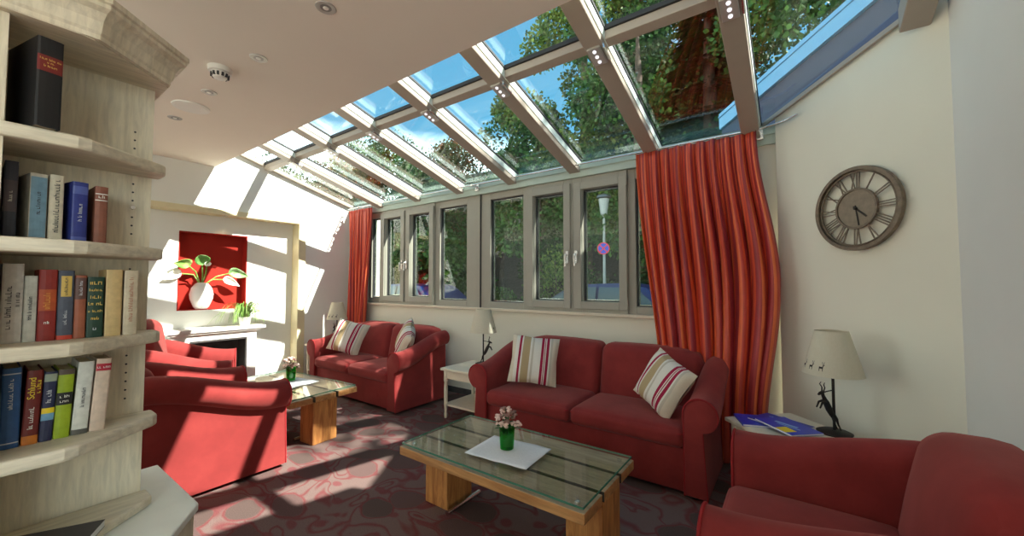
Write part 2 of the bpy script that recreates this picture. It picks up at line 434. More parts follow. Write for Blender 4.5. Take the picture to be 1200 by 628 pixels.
# clock wall (45 degrees) and right wall
CW = 3.59
def cwall(pts): return pts
a0 = (-.09, CW+.09); a1 = (.68, CW-.68)
m = MB()
n = Vector((1,1,0)).normalized()*.15
poly = [Vector((a0[0],a0[1],0)), Vector((a1[0],a1[1],0)), Vector((a1[0],a1[1],zr(a1[1])-.01)), Vector((a0[0],a0[1],zr(a0[1])-.01))]
m.loft([poly, [p+n for p in poly]])
o = m.build('wall_clock', M['plaster']); struct(o, 'cream angled wall carrying the round clock', 'wall')
m = MB(); m.prism3([(.68,-.75,0),(.68,a1[1],0),(.68,a1[1]+.08,zr(a1[1])),(.68,a1[1]+.08,zr(a1[1])+.53),(.68,YT,zr(YT)+.55),(.68,-.75,zr(YT)+.55)], (.2,0,0))
o = m.build('wall_right', M['wall_grey']); struct(o, 'pale grey wall right of the clock wall', 'wall')
m = MB(); m.box(-6.0,-.1,YW-.015,YW,0,.07)
o = m.build('baseboard_window', M['firebrick']); struct(o, 'dark baseboard along the window wall', 'baseboard')

# ---- windows
WZ0, WZ1 = 1.085, 2.52
# outer frames: two units, posts between
def frame_rect(mb, x0, x1, z0, z1, w, y0, y1, wb=None, wt=None):
    wb = wb or w; wt = wt or w
    mb.box(x0, x0+w, y0, y1, z0, z1); mb.box(x1-w, x1, y0, y1, z0, z1)
    mb.box(x0+w, x1-w, y0, y1, z0, z0+wb); mb.box(x0+w, x1-w, y0, y1, z1-wt, z1)
WIN = [  # glass x0, x1, z0, z1, sash?
 (-5.45,-5.24,1.185,2.43,0), (-5.08,-4.70,1.22,2.395,1), (-4.49,-4.09,1.22,2.395,1), (-3.91,-3.42,1.185,2.43,0),
 (-3.03,-2.54,1.18,2.44,0), (-2.38,-2.00,1.22,2.39,1), (-1.785,-1.39,1.22,2.385,1), (-1.23,-.85,1.18,2.42,0)]
edges = [(-5.52,-5.165),(-5.165,-4.60),(-4.60,-4.0),(-4.0,-3.185),(-3.175,-2.46),(-2.46,-1.895),(-1.895,-1.305),(-1.305,-.78)]
for i, ((g0,g1,z0,z1,sash),(e0,e1)) in enumerate(zip(WIN, edges)):
    r = bpy.data.objects.new('window_%d' % (i+1), None); C.objects.link(r); r.location = ((e0+e1)/2, YW+.06, WZ0)
    names = ['narrow fixed window beside the small curtain','casement window with a handle, second from the small curtain','casement window third from the small curtain','wide fixed window at the end of the far unit',
      'wide fixed window behind the middle lamp','casement window with the handle on its right stile','casement window with the street lamp behind it','fixed window half behind the large curtain']
    struct(r, names[i], 'window')
    cx = r.location.x; cz = WZ0
    m = MB(); yo = -.045 if not sash else -.065
    # outer frame fills out to the edges, bevelled bead around the glass
    m.box(e0-cx, g0-cx, yo, .05, 0, WZ1-WZ0); m.box(g1-cx, e1-cx, yo, .05, 0, WZ1-WZ0)
    m.box(g0-cx, g1-cx, yo, .05, 0, z0-cz); m.box(g0-cx, g1-cx, yo, .05, z1-cz, WZ1-WZ0)
    if sash: # raised sash frame on top of the fixed frame
        s = .085
        frame_rect(m, g0-s-cx, g1+s-cx, z0-s-cz+.005, z1+s-cz-.005, s-.006, -.088, -.06)
    m.build('frame', M['taupe'], r, bevel=.005)
    m = MB(); frame_rect(m, g0-cx-.004, g1-cx+.004, z0-cz-.004, z1-cz+.004, .012, -.02, .02); m.build('gasket', M['black_rubber'], r)
    m = MB(); frame_rect(m, g0-cx, g1-cx, z0-cz, z1-cz, .018, .005, .03)
    m.build('spacer', M['chrome'], r)
    MB().box(g0-cx-.002, g1-cx+.002, 0, .004, z0-cz-.002, z1-cz+.002).build('pane', M['glass'], r)
    if i in (1,2,5,6):
        hx = (g1+.055-cx) if i in (1,5) else (g0-.055-cx)
        m = MB(); m.box(hx-.016, hx+.016, -.102, -.088, .53, .66); m.tube([(hx,-.10,.62),(hx,-.135,.62),(hx,-.14,.60),(hx,-.138,.50)], [.011,.011,.012,.010], 8)
        m.build('handle', M['chrome'], r, smooth=True)
# dark joint between the two units, hinges
for x in (-3.18,):
    o = MB().box(x-.006, x+.006, YW-.0, YW+.1, WZ0, WZ1).build('trim_5', M['black_rubber']); struct(o, 'dark joint between the two window units', 'trim')
m = MB()
for x in (-4.0,-1.305):
    for z in (1.16,2.36): m.tube([(x,YW-.03,z),(x,YW-.03,z+.10)], .011, 8)
o = m.build('trim_6', M['taupe'], smooth=True); struct(o, 'grey casement hinges on the window stiles', 'trim')

# ---- glass roof
RX = [-6.0,-5.11,-4.256,-3.44,-2.603,-1.792,-.974,-.192,.63]    # the lit edge of every rafter
RW = .125; RD = .14
k = 7
rl = ['pale roof rafter fixed along the fireplace wall','roof rafter next to the fireplace wall','roof rafter second from the fireplace wall','roof rafter third from the fireplace wall','roof rafter above the middle lamp','roof rafter above the lamp post window',
      'roof rafter ending left of the large curtain','roof rafter above the large curtain','short roof rafter above the clock wall']
for i, x in enumerate(RX):
    y1 = YW if i < 8 else 2.97
    x0 = x-RW; x1 = x
    if i == 0: x0, x1 = x, x+.05
    d = RD if i else .06
    m = MB()
    m.prism3([(x0,YT,zr(YT)),(x0,y1,zr(y1)),(x0,y1,zr(y1)-d),(x0,YT,zr(YT)-d)], (x1-x0,0,0))
    o = m.build('trim_%d' % k, M['rafter'], bevel=.006); struct(o, rl[i], 'rafter'); k += 1
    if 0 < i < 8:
        m = MB(); m.prism3([(x1-.002,YT,zr(YT)-.026),(x1-.002,y1,zr(y1)-.026),(x1-.002,y1,zr(y1)-.088),(x1-.002,YT,zr(YT)-.088)], (.008,0,0)); m.build('sunlit_side_strip', M['mint'], o)  # pale strip paints the sunlit look onto the sun-facing rafter side
    # gasket line
m = MB()
for i, x in enumerate(RX[1:8]):
    for xx in (x+.004, x-RW-.012):
        m.prism3([(xx,YT,zr(YT)-.004),(xx,YW,zr(YW)-.004),(xx,YW,zr(YW)-.022),(xx,YT,zr(YT)-.022)], (.008,0,0))
o = m.build('trim_%d' % k, M['black_rubber']); struct(o, 'black gaskets along the roof rafters', 'trim'); k += 1
YP = 2.43
m = MB()
xs = RX[:]
for a, b in zip(xs[:-1], xs[1:]):
    m.prism3([(a,YP-.035,zr(YP-.035)),(a,YP+.035,zr(YP+.035)),(a,YP+.035,zr(YP+.035)-.085),(a,YP-.035,zr(YP-.035)-.085)], (b-RW-a,0,0))
o = m.build('trim_%d' % k, M['rafter'], bevel=.004); struct(o, 'horizontal purlin crossing the roof rafters', 'purlin'); k += 1
m = MB(); m.prism3([(-6,YP+.036,zr(YP+.036)-.001),(-6,YP+.05,zr(YP+.05)-.001),(-6,YP+.05,zr(YP+.05)-.03),(-6,YP+.036,zr(YP+.036)-.03)], (6.5,0,0))
m.prism3([(-6,YP-.036,zr(YP-.036)-.001),(-6,YP-.05,zr(YP-.05)-.001),(-6,YP-.05,zr(YP-.05)-.03),(-6,YP-.036,zr(YP-.036)-.03)], (6.5,0,0))
o = m.build('trim_%d' % k, M['black_rubber']); struct(o, 'black gasket along the roof purlin', 'trim'); k += 1
# sloped frame on top of the clock wall
m = MB(); A = Vector((-.2,CW+.2-.03,0)); B = Vector((.60,CW-.6-.03,0))
A.z = zr(A.y)-.02; B.z = zr(B.y)-.02; m.bar(A, B, .02, .03)
o = m.build('trim_%d' % k, M['rafter']); struct(o, 'sloping metal frame on top of the clock wall', 'trim'); k += 1
wn = 9
for i in range(8):
    a = RX[i]; b = RX[i+1]-RW
    if i == 0: a += .05
    for lo, hi in ((YT, YP), (YP, YW+.05)):
        m = MB()
        if i == 7 and hi > YP:
            poly = [(a,lo,0),(b,lo,0),(b,2.99,0),(-.19,YW+.03,0)]
        else: poly = [(a,lo,0),(b,lo,0),(b,hi,0),(a,hi,0)]
        p0 = [Vector((x,y,zr(y)+.004)) for x,y,_ in poly]
        m.loft([p0, [p+Vector((0,0,.006)) for p in p0]])
        o = m.build('window_%d' % wn, M['glass_roof'])
        struct(o, '%s roof pane in bay %d from the fireplace wall' % ('upper' if hi < 3 else 'lower', i+1), 'window'); wn += 1
# roof edge on the outside, parapet of the neighbouring roof
o = MB().box(-6.3,.0,YW+.05,YW+.2,ZE-.05,ZE+.0).build('trim_%d' % k, M['rafter']); struct(o, 'outer gutter edge of the glass roof', 'trim'); k += 1
P0 = Vector((-.56,4.46,0)); P1 = Vector((.95,2.95,0)); nn = Vector((.7071,.7071,0))
def sl(p, z): return Vector((p.x, p.y, z + SL*(4.46-p.y)*.92))
m = MB(); r0 = [sl(P0,2.2), sl(P1,2.2), sl(P1,2.97), sl(P0,2.97)]; m.loft([r0, [p+nn*.2 for p in r0]])
pr = bpy.data.objects.new('roof_parapet', None); C.objects.link(pr); tag(pr, 'slate parapet with pale blue flashing outside above the clock wall', 'parapet')
m.build('parapet_wall', M['parapet_dark'], pr)
m = MB(); r0 = [sl(P0,2.97), sl(P1,2.97), sl(P1,3.13), sl(P0,3.13)]; r0 = [p-nn*.03 for p in r0]; m.loft([r0, [p+nn*.26 for p in r0]])
r0 = [sl(P0,3.085), sl(P1,3.085), sl(P1,3.10), sl(P0,3.10)]; r0 = [p-nn*.04 for p in r0]; m.loft([r0, [p+nn*.02 for p in r0]])
m.build('flashing', M['flashing_blue'], pr)

# ------------------------------------------------------------------ ceiling fittings
first = None
KF = (ZC-1.4)/1.75
dl = [(-2.371,1.28,'round chrome downlight nearest the glass roof centre, largest of the four'),(-3.334,1.274,'round chrome downlight beside the smoke detector'),
      (-4.303,1.247,'small downlight between smoke detector and flat loudspeaker'),(-5.265,1.238,'small downlight beyond the flat loudspeaker, next to the bookcase edge')]
for x, y, lab in dl:
    x *= KF; y *= KF
    if first is None:
        t = thing('ceiling_downlight', lab, 'downlight', (x,y,ZC), 0, 'downlights in the ceiling')
        MB().lathe([(.030,-.002),(.042,-.005),(.051,-.004),(.053,0),(.030,0)], n=28).build('trim_ring', M['alu_dark'], t, smooth=True)
        MB().lathe([(.004,-.003),(.029,-.003),(.029,0),(.004,0)], n=20).build('reflector', M['steel_dark'], t)
        MB().lathe([(.003,-.007),(.014,-.006),(.016,-.002),(.003,-.002)], n=16).build('lamp', M['plastic_white'], t, smooth=True)
        first = t
    else: dup(first, (x,y,ZC), 0, lab)
t = thing('smoke_detector', 'white smoke detector mounted on the ceiling', 'smoke detector', (-3.748*KF,1.155*KF,ZC)); t.scale = (1.1,1.1,1.25)
MB().lathe([(.02,-.028),(.062,-.026),(.066,0),(.02,0)], n=28).build('base', M['plastic_white'], t, smooth=True)
MB().lathe([(.01,-.062),(.034,-.058),(.044,-.045),(.048,-.027),(.01,-.027)], n=28).build('sensor_head', M['plastic_white'], t, smooth=True)
m = MB()
for q in range(12): 
    a = 2*PI*q/12; m.box(-.006,.006,.038,.050,-.052,-.034, Matrix.Rotation(a,4,'Z'))
m.build('vent', M['black_rubber'], t)
t = thing('ceiling_speaker', 'flat round white loudspeaker disc in the ceiling', 'loudspeaker', (-4.803*KF,1.251*KF,ZC))
MB().lathe([(.02,-.016),(.110,-.014),(.114,-.008),(.02,-.008)], n=32).build('grille', M['plastic_white'], t, smooth=True)
MB().lathe([(.115,-.012),(.128,-.010),(.13,0),(.115,0)], n=32).build('rim', M['plastic_white'], t, smooth=True)

# spotlights under every rafter / purlin crossing
first = None
sp = ['roof spotlight nearest the fireplace wall','second roof spotlight from the fireplace wall','third roof spotlight from the fireplace wall','fourth roof spotlight from the fireplace wall','roof spotlight above the middle side table, two from the curtain','roof spotlight on the rafter ending left of the large curtain','roof spotlight above the large curtain, at the frame edge']
for x, lab in zip(RX[1:8], sp):
    loc = (x-RW/2, YP, zr(YP)-RD)
    if first is None:
        t = thing('roof_spotlight', lab, 'spotlight', loc, 0, 'chrome spotlights on the rafters')
        t.rotation_euler = (-math.atan(SL),0,0)
        MB().box(-.045,.045,-.075,.075,-.018,.0).build('housing', M['alu'], t, bevel=.004)
        m = MB(); m.tube([(.055,-.055,.02),(.066,-.055,-.012),(.066,.055,-.012),(.055,.055,.02)], .010, 6); m.build('bracket', M['chrome'], t, smooth=True)
        for q in (-.045,0,.045):
            MB().lathe([(.002,-.024),(.0115,-.023),(.013,-.017),(.002,-.017)], c=(0,q,0), n=14).build('lamp', M['led'], t, smooth=True)
        first = t
    else:
        d = dup(first, loc, 0, lab); d.rotation_euler = (-math.atan(SL),0,0)
# recess downlights above the fireplace
first = None
for y, lab in ((1.98,'warm spotlight in the lintel above the red niche'),(2.62,'warm spotlight in the lintel near the jamb')):
    if first is None:
        t = thing('recess_spotlight', lab, 'spotlight', (XL-.075,y,2.29), 0, 'spotlights in the fireplace lintel')
        MB().lathe([(.022,-.004),(.034,-.004),(.036,0),(.022,0)], n=20).build('trim_ring', M['chrome'], t, smooth=True)
        MB().lathe([(.002,-.003),(.021,-.003),(.021,0),(.002,0)], n=16).build('lamp', M['bulb_warm'], t, smooth=True)
        first = t
    else: dup(first, (XL-.075,y,2.29), 0, lab)
    L = bpy.data.lights.new('recess_lamp', 'SPOT'); L.energy = 5; L.color = (1,.62,.32); L.spot_size = 1.9; L.spot_blend = .8; L.shadow_soft_size = .02
    lo = bpy.data.objects.new('recess_lamp', L); C.objects.link(lo); lo.location = (XL-.075,y,2.275); lo.rotation_euler = (0,-.35,0)

# ------------------------------------------------------------------ curtains
def curtain(name, label, top0, top1, bot0, bot1, ztop, zbot, nf, amp, bulge, seed, yb, rodx):
    t = thing(name, label, 'curtain', ((top0[0]+top1[0])/2, (top0[1]+top1[1])/2, 0))
    L = t.location
    rnd = random.Random(seed)
    ph = [rnd.uniform(-1.1,1.1) for _ in range(nf*2+4)]
    am = [rnd.uniform(.4,1.3) for _ in range(nf*2+4)]
    NU, NV = nf*16, 44
    vs = []; uv = []
    for j in range(NV+1):
        v = j/NV; z = ztop + (zbot-ztop)*v
        e = smooth01(v*1.05)
        for i in range(NU+1):
            u = i/NU
            bx = lambda p0, p1: p0 + (p1-p0)*u
            x = bx(top0[0],top1[0])*(1-e) + bx(bot0[0],bot1[0])*e
            y = bx(top0[1],top1[1])*(1-e) + bx(bot0[1],bot1[1])*e
            x += bulge*math.sin(PI*min(1,v/.92))**2*(u**2)*.6
            w = u*nf; q = int(w); fr = w-q
            a = am[q]*(1-fr)+am[q+1]*fr; p = ph[q]*(1-fr)+ph[q+1]*fr
            fa = amp*(.5+.75*smooth01(v*2.2))*a
            d = fa*math.sin(2*PI*w + p*1.6*smooth01(v*1.4)) + .35*fa*math.sin(4*PI*w+2*p+v*1.3) + .012*math.sin(9*u+5*v)
            if v < .03: d *= .6
            # gathered sideways at hem
            x += .5*fa*math.cos(2*PI*w+p)*smooth01(v*1.5)
            vs.append((x-L.x, y-yb*e*0-L.y+d, z)); uv.append((u, v))
    m = MB(); fs = []
    for j in range(NV):
        for i in range(NU):
            a = j*(NU+1)+i; fs.append((a,a+1,a+NU+2,a+NU+1))
    m.add(vs, fs)
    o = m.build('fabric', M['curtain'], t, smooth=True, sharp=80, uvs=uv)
    so = o.modifiers.new('cloth', 'SOLIDIFY'); so.thickness = .004
    ring0 = None
    for i in range(nf+1):
        x = top0[0]+(top1[0]-top0[0])*i/nf - L.x; y = top0[1]+(top1[1]-top0[1])*i/nf - L.y
        if ring0 is None:
            ring0 = MB().lathe([(.010,-.003),(.014,-.003),(.014,.003),(.010,.003)], n=12, M=Matrix.Rotation(PI/2,4,'Y')).build('ring', M['chrome'], t, smooth=True); rr = ring0
        else:
            rr = ring0.copy(); C.objects.link(rr); rr.parent = t
        rr.location = (x, y, ztop+.012)
    return t
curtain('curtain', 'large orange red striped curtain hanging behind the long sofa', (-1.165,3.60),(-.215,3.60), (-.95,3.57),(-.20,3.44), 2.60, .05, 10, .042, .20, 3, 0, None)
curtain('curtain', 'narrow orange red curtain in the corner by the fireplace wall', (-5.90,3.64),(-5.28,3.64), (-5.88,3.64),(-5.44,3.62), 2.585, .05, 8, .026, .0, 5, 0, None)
t = thing('curtain_rod', 'thin chrome curtain rod running above the windows', 'curtain rod', (-3,3.60,2.615))
MB().tube([(-2.9,.02,.0),(2.83,-.0,.0)], .0085, 10).build('rod', M['chrome'], t, smooth=True)
MB().tube([(2.82,0,0),(2.96,-.03,.012),(3.05,-.10,.02)], [.0085,.008,.006], 10).build('rod_end', M['chrome'], t, smooth=True)
for x in (-2.6,-.2,2.80):
    m = MB(); m.box(x-.014,x+.014,.0,.145,-.014,.014); m.box(x-.03,x+.03,.10,.119,-.055,.03); m.build('bracket', M['chrome'], t, bevel=.003)

# ------------------------------------------------------------------ sofas and armchairs
def arm_profile(zt, r, cs, flip):
    cz = zt-r; pts = [(.0,.03),(.0,.22),(.0,.42)]
    a = 180
    while a >= -62:
        pts.append((cs+r*math.cos(math.radians(a))*(1.0), cz+r*math.sin(math.radians(a)))); a -= 14
    nz = cz-r*.95
    pts += [(cs+.016, nz-.0),(cs+.012, nz-.012),(cs+.016, nz-.10),(cs+.024,.22),(cs+.036,.03)]
    return [(flip*s, z) for s, z in pts]
def seat_unit(name, label, cat, L, D, n, loc, rz, zarm=.66, zback=.86, aback=.83, seat=.46, group=None):
    """upholstered unit, front at local y=0 facing -y, base centre at local x=0"""
    t = thing(name, label, cat, loc, rz, group)
    aw = .20
    hx = L/2 - aw            # inner half width
    # base rail
    m = MB(); m.rbox(-hx-.03, hx+.03, .035, D-.05, .03, .32, .02, 2, 2); m.build('base', M['red'], t, smooth=True)
    for sx in (-1, 1):
        rings = []; front = None
        NY = 16
        for j in range(NY+1):
            y = (D-.10)*j/NY
            zt = zarm + (aback-zarm)*smooth01((y-.06)/(D*.80))
            r = .104 - .018*smooth01(y/D); cs = .100
            if j == 0:
                rings.append([Vector((sx*hx + a*.93+sx*.006, y+.0, (z-.35)*.96+.345)) for a, z in arm_profile(zt, r, cs, sx)])
                y += .014
            rings.append([Vector((sx*hx + a, y, z)) for a, z in arm_profile(zt, r, cs, sx)])
        m = MB(); m.loft(rings); a = m.build('arm', M['red'], t, smooth=True, sharp=50)
        pf = [Vector((sx*hx+p*.985, .007, z)) for p, z in arm_profile(zarm, .105, .100, sx)]
        MB().tube(pf, .0065, 6).build('piping', M['red_pipe'], a, smooth=True)
    # back: one bent slab per seat
    bw = 2*hx/n
    for i in range(n):
        x0 = -hx + bw*i - (.03 if i == 0 else 0); x1 = -hx + bw*(i+1) + (.03 if i == n-1 else 0)
        def fn(p, u, v, w, i=i):
            q = p.copy()
            k = (p.z-.3)/(zback-.3)
            q.y += .10*k + .0
            if v < 0: q.y -= .030*(1-u*u)*(1-w*w)
            if w > 0: q.z -= 0
            e = 0
            if i == 0 and u < -.55: e = (-u-.55)/.45
            if i == n-1 and u > .55: e = (u-.55)/.45
            q.z -= .055*e*e*max(0, k)
            q.z += .012*(1-u*u)*max(0,k)
            return q
        m = MB(); m.rbox(x0+.002, x1-.002, D-.34, D-.10, .30, zback, .075, 4, 6, fn); m.build('backrest', M['red'], t, smooth=True)
    # rear panel
    m = MB(); m.rbox(-hx-.05, hx+.05, D-.12, D-.01, .06, zback-.10, .04, 3, 3); m.build('rear_panel', M['red'], t, smooth=True)
    for i in range(n):
        x0 = -hx + bw*i; x1 = x0 + bw
        def fn(p, u, v, w):
            q = p.copy()
            if w > 0: q.z += .022*(1-u**4)*(1-v**4)*w
            if v < -.5: q.y -= .008*(1-w*w)
            return q
        m = MB(); m.rbox(x0+.006, x1-.006, -.005, D-.30, .315, seat-.015, .042, 4, 8, fn); c = m.build('seat_cushion', M['red'], t, smooth=True)
        zz = seat-.045
        MB().tube([(x0+.012, .012, zz),(x0+.02,-.002,zz),(x1-.02,-.002,zz),(x1-.012,.012,zz)], .005, 6).build('piping', M['red_pipe'], c, smooth=True)
    for sx in (-1, 1):
        for y in (.08, D-.12):
            MB().lathe([(.028,0),(.034,.034),(.02,.034)], c=(sx*(hx+.05), y, 0), n=14).build('foot', M['iron'], t, smooth=True)
    return t
sofa1 = seat_unit('sofa', 'long red two-cushion sofa under the window beside the large curtain', 'sofa', 2.07, .86, 2, (-1.44,2.76,0), 0)
sofa2 = seat_unit('sofa', 'smaller red sofa in the corner by the fireplace wall, partly sunlit', 'sofa', 1.92, .86, 2, (-4.36,2.70,0), 0)
ch1 = seat_unit('armchair', 'red armchair behind the bookcase, its sunlit outer arm towards the room', 'armchair', 1.02, 1.0, 1, (-3.645,1.49,0), PI)
ch2 = seat_unit('armchair', 'red armchair in front of the fireplace, mostly hidden by the other armchair', 'armchair', 1.02, .88, 1, (-4.83,1.70,0), PI-.36, zback=1.04)
ch3 = seat_unit('armchair', 'red armchair beside the pale grey wall, cut off by the frame', 'armchair', 1.04, .90, 1, (-.27,1.88,0), -PI/2, aback=.76)

# ------------------------------------------------------------------ scatter cushions
def cushion(label, loc, rot, size=.44):
    NU = 18; vs = []; fs = []
    def pt(i, j, s):
        u = -1+2*i/NU; v = -1+2*j/NU
        th = .085*((1-abs(u)**3.2)*(1-abs(v)**3.2))**.55
        pin = 1 - .07*(1-abs(v))*(abs(u)**3); pin2 = 1 - .07*(1-abs(u))*(abs(v)**3)
        return Vector((u*size/2*pin, s*th + .006*math.sin(7*u+3*v)*s, v*size/2*pin2))
    N = NU+1
    m = MB()
    g0 = [pt(i,j,-1) for j in range(N) for i in range(N)]; g1 = [pt(i,j,1) for j in range(N) for i in range(N)]
    fs = []
    for j in range(NU):
        for i in range(NU):
            a = j*N+i; fs.append((a,a+1,a+N+1,a+N)); b = a+N*N; fs.append((b,b+N,b+N+1,b+1))
    m.add(g0+g1, fs)
    o = m.build('scatter_cushion', M['cushion'], None, smooth=True, sharp=75)
    bm = bmesh.new(); bm.from_mesh(o.data); bmesh.ops.remove_doubles(bm, verts=bm.verts, dist=.0005); bm.to_mesh(o.data); bm.free()
    o.location = loc; o.rotation_euler = rot
    tag(o, label, 'cushion', 'striped cushions on the sofas')
    return o
R = math.radians
cushion('striped cushion upright at the lamp end of the long sofa', (-1.96,3.08,.70), (R(-22),R(6),R(30)))
cushion('striped cushion tilted on one corner at the curtain end of the long sofa', (-.80,3.03,.665), (R(-24),R(20),R(-36)), .40)
cushion('striped cushion propped on the smaller sofa by its far arm', (-4.86,3.02,.69), (R(-24),R(14),R(30)))
cushion('striped cushion barely showing above the near arm of the smaller sofa', (-3.80,3.10,.71), (R(-20),R(30),R(-40)))

# ------------------------------------------------------------------ coffee tables
def coffee_table(label, loc, rz=0):
    t = thing('coffee_table', label, 'coffee table', loc, rz, 'oak coffee tables with glass tops')
    Lx, Ly, H = 1.22, .64, .44
    w = .197; gap = (Ly-3*w)/2
    for i in range(3):
        y0 = -Ly/2 + i*(w+gap)
        m = MB(); m.box(-Lx/2, Lx/2, y0, y0+w, H-.075, H-.025); m.m = [1, 0, 1 if i == 0 else 2, 1 if i == 2 else 2, 1, 1]; m.build('plank', [M['oak_top'], M['oak_edge'], M['oak_gap']], t, bevel=.004)
    for sx in (-1, 1):
        x0 = sx*(Lx/2-.005); x1 = sx*(Lx/2-.20)
        m = MB(); m.box(min(x0,x1), max(x0,x1), -.115, .115, 0, H-.076); m.build('leg', M['oak_leg'], t, bevel=.006)
        m = MB(); m.tube([(sx*(Lx/2-.235),-.15,.016),(sx*(Lx/2-.235),.15,.016)], .0155, 10)
        m.build('foot_bar', M['chrome'], t, smooth=True)
    m = MB(); m.box(-Lx/2+.05, Lx/2-.05, -.03, .03, H-.12, H-.076); m.build('cross_rail', M['oak_edge'], t)
    for sx in (-1, 1):
        for sy in (-1, 1):
            MB().lathe([(.012,0),(.012,.012),(.004,.012)], c=(sx*(Lx/2-.06), sy*(Ly/2-.06), H-.025), n=12).build('spacer', M['chrome'], t)
    g = MB(); g.box(-Lx/2+.012, Lx/2-.012, -Ly/2+.012, Ly/2-.012, H-.0125, H-.0045); g.build('glass_top', M['glass_table'], t)
    e = MB()
    frame_pts = [(-Lx/2+.010,-Ly/2+.010),(Lx/2-.010,-Ly/2+.010),(Lx/2-.010,Ly/2-.010),(-Lx/2+.010,Ly/2-.010)]
    for a, b in zip(frame_pts, frame_pts[1:]+frame_pts[:1]): e.bar((a[0],a[1],H-.0085),(b[0],b[1],H-.0085),.003,.009)
    e.build('glass_edge', M['glass_edge'], t)
    return t
TZ = .4358
t1 = coffee_table('oak coffee table with glass top in front of the long sofa', (-1.36,1.895,0))
t2 = coffee_table('oak coffee table with glass top in front of the smaller sofa', (-4.02,1.92,0), R(4))
t2.location.y = 1.87

def tumbler(label, loc, seed, blooms):
    rnd = random.Random(seed)
    t = thing('flower_glass', label, 'flower glass', loc, rnd.uniform(0,6), 'green flower glasses on the coffee tables')
    MB().lathe([(.001,.012),(.030,.012),(.036,.105),(.040,.105),(.034,.0),(.001,.0)], n=28).build('tumbler', M['glass_green'], t, smooth=True)
    MB().lathe([(.001,.013),(.0285,.013),(.033,.072),(.001,.072)], n=24).build('filling', M['green_gel'], t, smooth=True)
    m = MB(); b1 = MB(); b2 = MB(); lf = MB()
    for i in range(blooms):
        a = rnd.uniform(0,2*PI); r = rnd.uniform(.008,.062); h = rnd.uniform(.13,.20)-r*.6
        tip = Vector((r*math.cos(a), r*math.sin(a), h)); base = Vector((.012*math.cos(a), .012*math.sin(a), .05))
        m.tube([base, (base+tip)/2+Vector((0,0,.012)), tip], .0016, 5)
        tgt = b1 if rnd.random() < .6 else b2
        for q in range(7):
            d = Vector((rnd.gauss(0,1), rnd.gauss(0,1), rnd.gauss(.4,.8))).normalized()*.011
            tgt.ball(tip+d, rnd.uniform(.006,.011), 6, 4, (1,1,.7))
        if i % 2 == 0:
            lp = base + (tip-base)*.75; dd = Vector((math.cos(a+1), math.sin(a+1), -.1))*.03; sd = Vector((-dd.y, dd.x, 0))*.35
            lf.add([lp, lp+dd*.5+sd, lp+dd, lp+dd*.5-sd], [(0,1,2,3)])
    m.build('stem', M['leaf_mid'], t, smooth=True); b1.build('blossom', M['petal_pink'], t, smooth=True); b2.build('blossom', M['petal_dry'], t, smooth=True)
    lf.build('leaf', M['leaf_mid'], t)
    t.scale = (1.18,1.18,1.18)
    return t
def gel():
    t = NT('green_gel'); t.set(Base_Color=(.03,.50,.07,1), Roughness=.3); t.b.inputs['Emission Strength'].default_value = 0; return t.mat
M['green_gel'] = gel()
def doily(label, loc, rz, w, d):
    m = MB(); NX, NY = 16, 12; vs = []; fs = []
    for j in range(NY+1):
        for i in range(NX+1):
            x = -w/2 + w*i/NX; y = -d/2 + d*j/NY
            e = max(abs(x)/(w/2), abs(y)/(d/2))
            if e > .98: 
                x *= 1+.012*math.sin(i*2.1); y *= 1+.016*math.sin(j*2.3+i)
            vs.append((x, y, .0035+.0016*math.sin(11*x+5*y)))
    for j in range(NY):
        for i in range(NX):
            a = j*(NX+1)+i; fs.append((a,a+1,a+NX+2,a+NX+1))
    m.add(vs, fs); o = m.build('table_mat', M['cloth_white'], None, smooth=True)
    so = o.modifiers.new('cloth','SOLIDIFY'); so.thickness = .002
    o.location = loc; o.rotation_euler = (0,0,rz)
    return tag(o, label, 'table mat', 'white cloth mats on the coffee tables')
doily('white cloth mat under flowers on the coffee table by the long sofa', (-1.36,1.86,TZ), R(4), .40, .30)
tumbler('green glass of pale flowers on the coffee table by the long sofa', (-1.385,1.88,TZ+.0065), 2, 22)
doily('white cloth mat under flowers on the sunlit coffee table', (-4.02,1.90,TZ), R(8), .42, .30)
tumbler('green glass of pale flowers on the sunlit coffee table', (-4.10,1.93,TZ+.0065), 9, 22)

# ------------------------------------------------------------------ side tables and lamps
def side_table(label, loc, w, d, h, rz=0):
    t = thing('side_table', label, 'side table', loc, rz, 'cream side tables with lamps')
    MB().box(-w/2, w/2, -d/2, d/2, h-.028, h).build('tabletop', M['cream_paint'], t, bevel=.008)
    m = MB(); i = .035
    m.box(-w/2+i, w/2-i, -d/2+i, -d/2+i+.02, h-.11, h-.028); m.box(-w/2+i, w/2-i, d/2-i-.02, d/2-i, h-.11, h-.028)
    m.box(-w/2+i, -w/2+i+.02, -d/2+i, d/2-i, h-.11, h-.028); m.box(w/2-i-.02, w/2-i, -d/2+i, d/2-i, h-.11, h-.028)
    m.build('apron', M['cream_paint'], t)
    for sx in (-1, 1):
        for sy in (-1, 1):
            m = MB(); x = sx*(w/2-.045); y = sy*(d/2-.045)
            m.lathe([(.014,0),(.017,.04),(.013,.06),(.019,.14),(.021,.30),(.017,h-.15),(.024,h-.135),(.024,h-.029)], c=(x,y,0), n=14)
            m.build('leg', M['cream_paint'], t, smooth=True)
    MB().box(-w/2+.03, w/2-.03, -d/2+.03, d/2-.03, .13, .15).build('lower_shelf', M['cream_paint'], t, bevel=.003)
    return t
side_table('cream side table with lower shelf between the two sofas', (-2.78,3.20,0), .52, .52, .52)
side_table('cream side table behind the smaller sofa arm by the corner curtain', (-5.62,3.22,0), .50, .56, .52)
side_table('cream side table in the corner under the clock, with magazines', (.0,2.93,0), .62, .50, .52, R(-45))

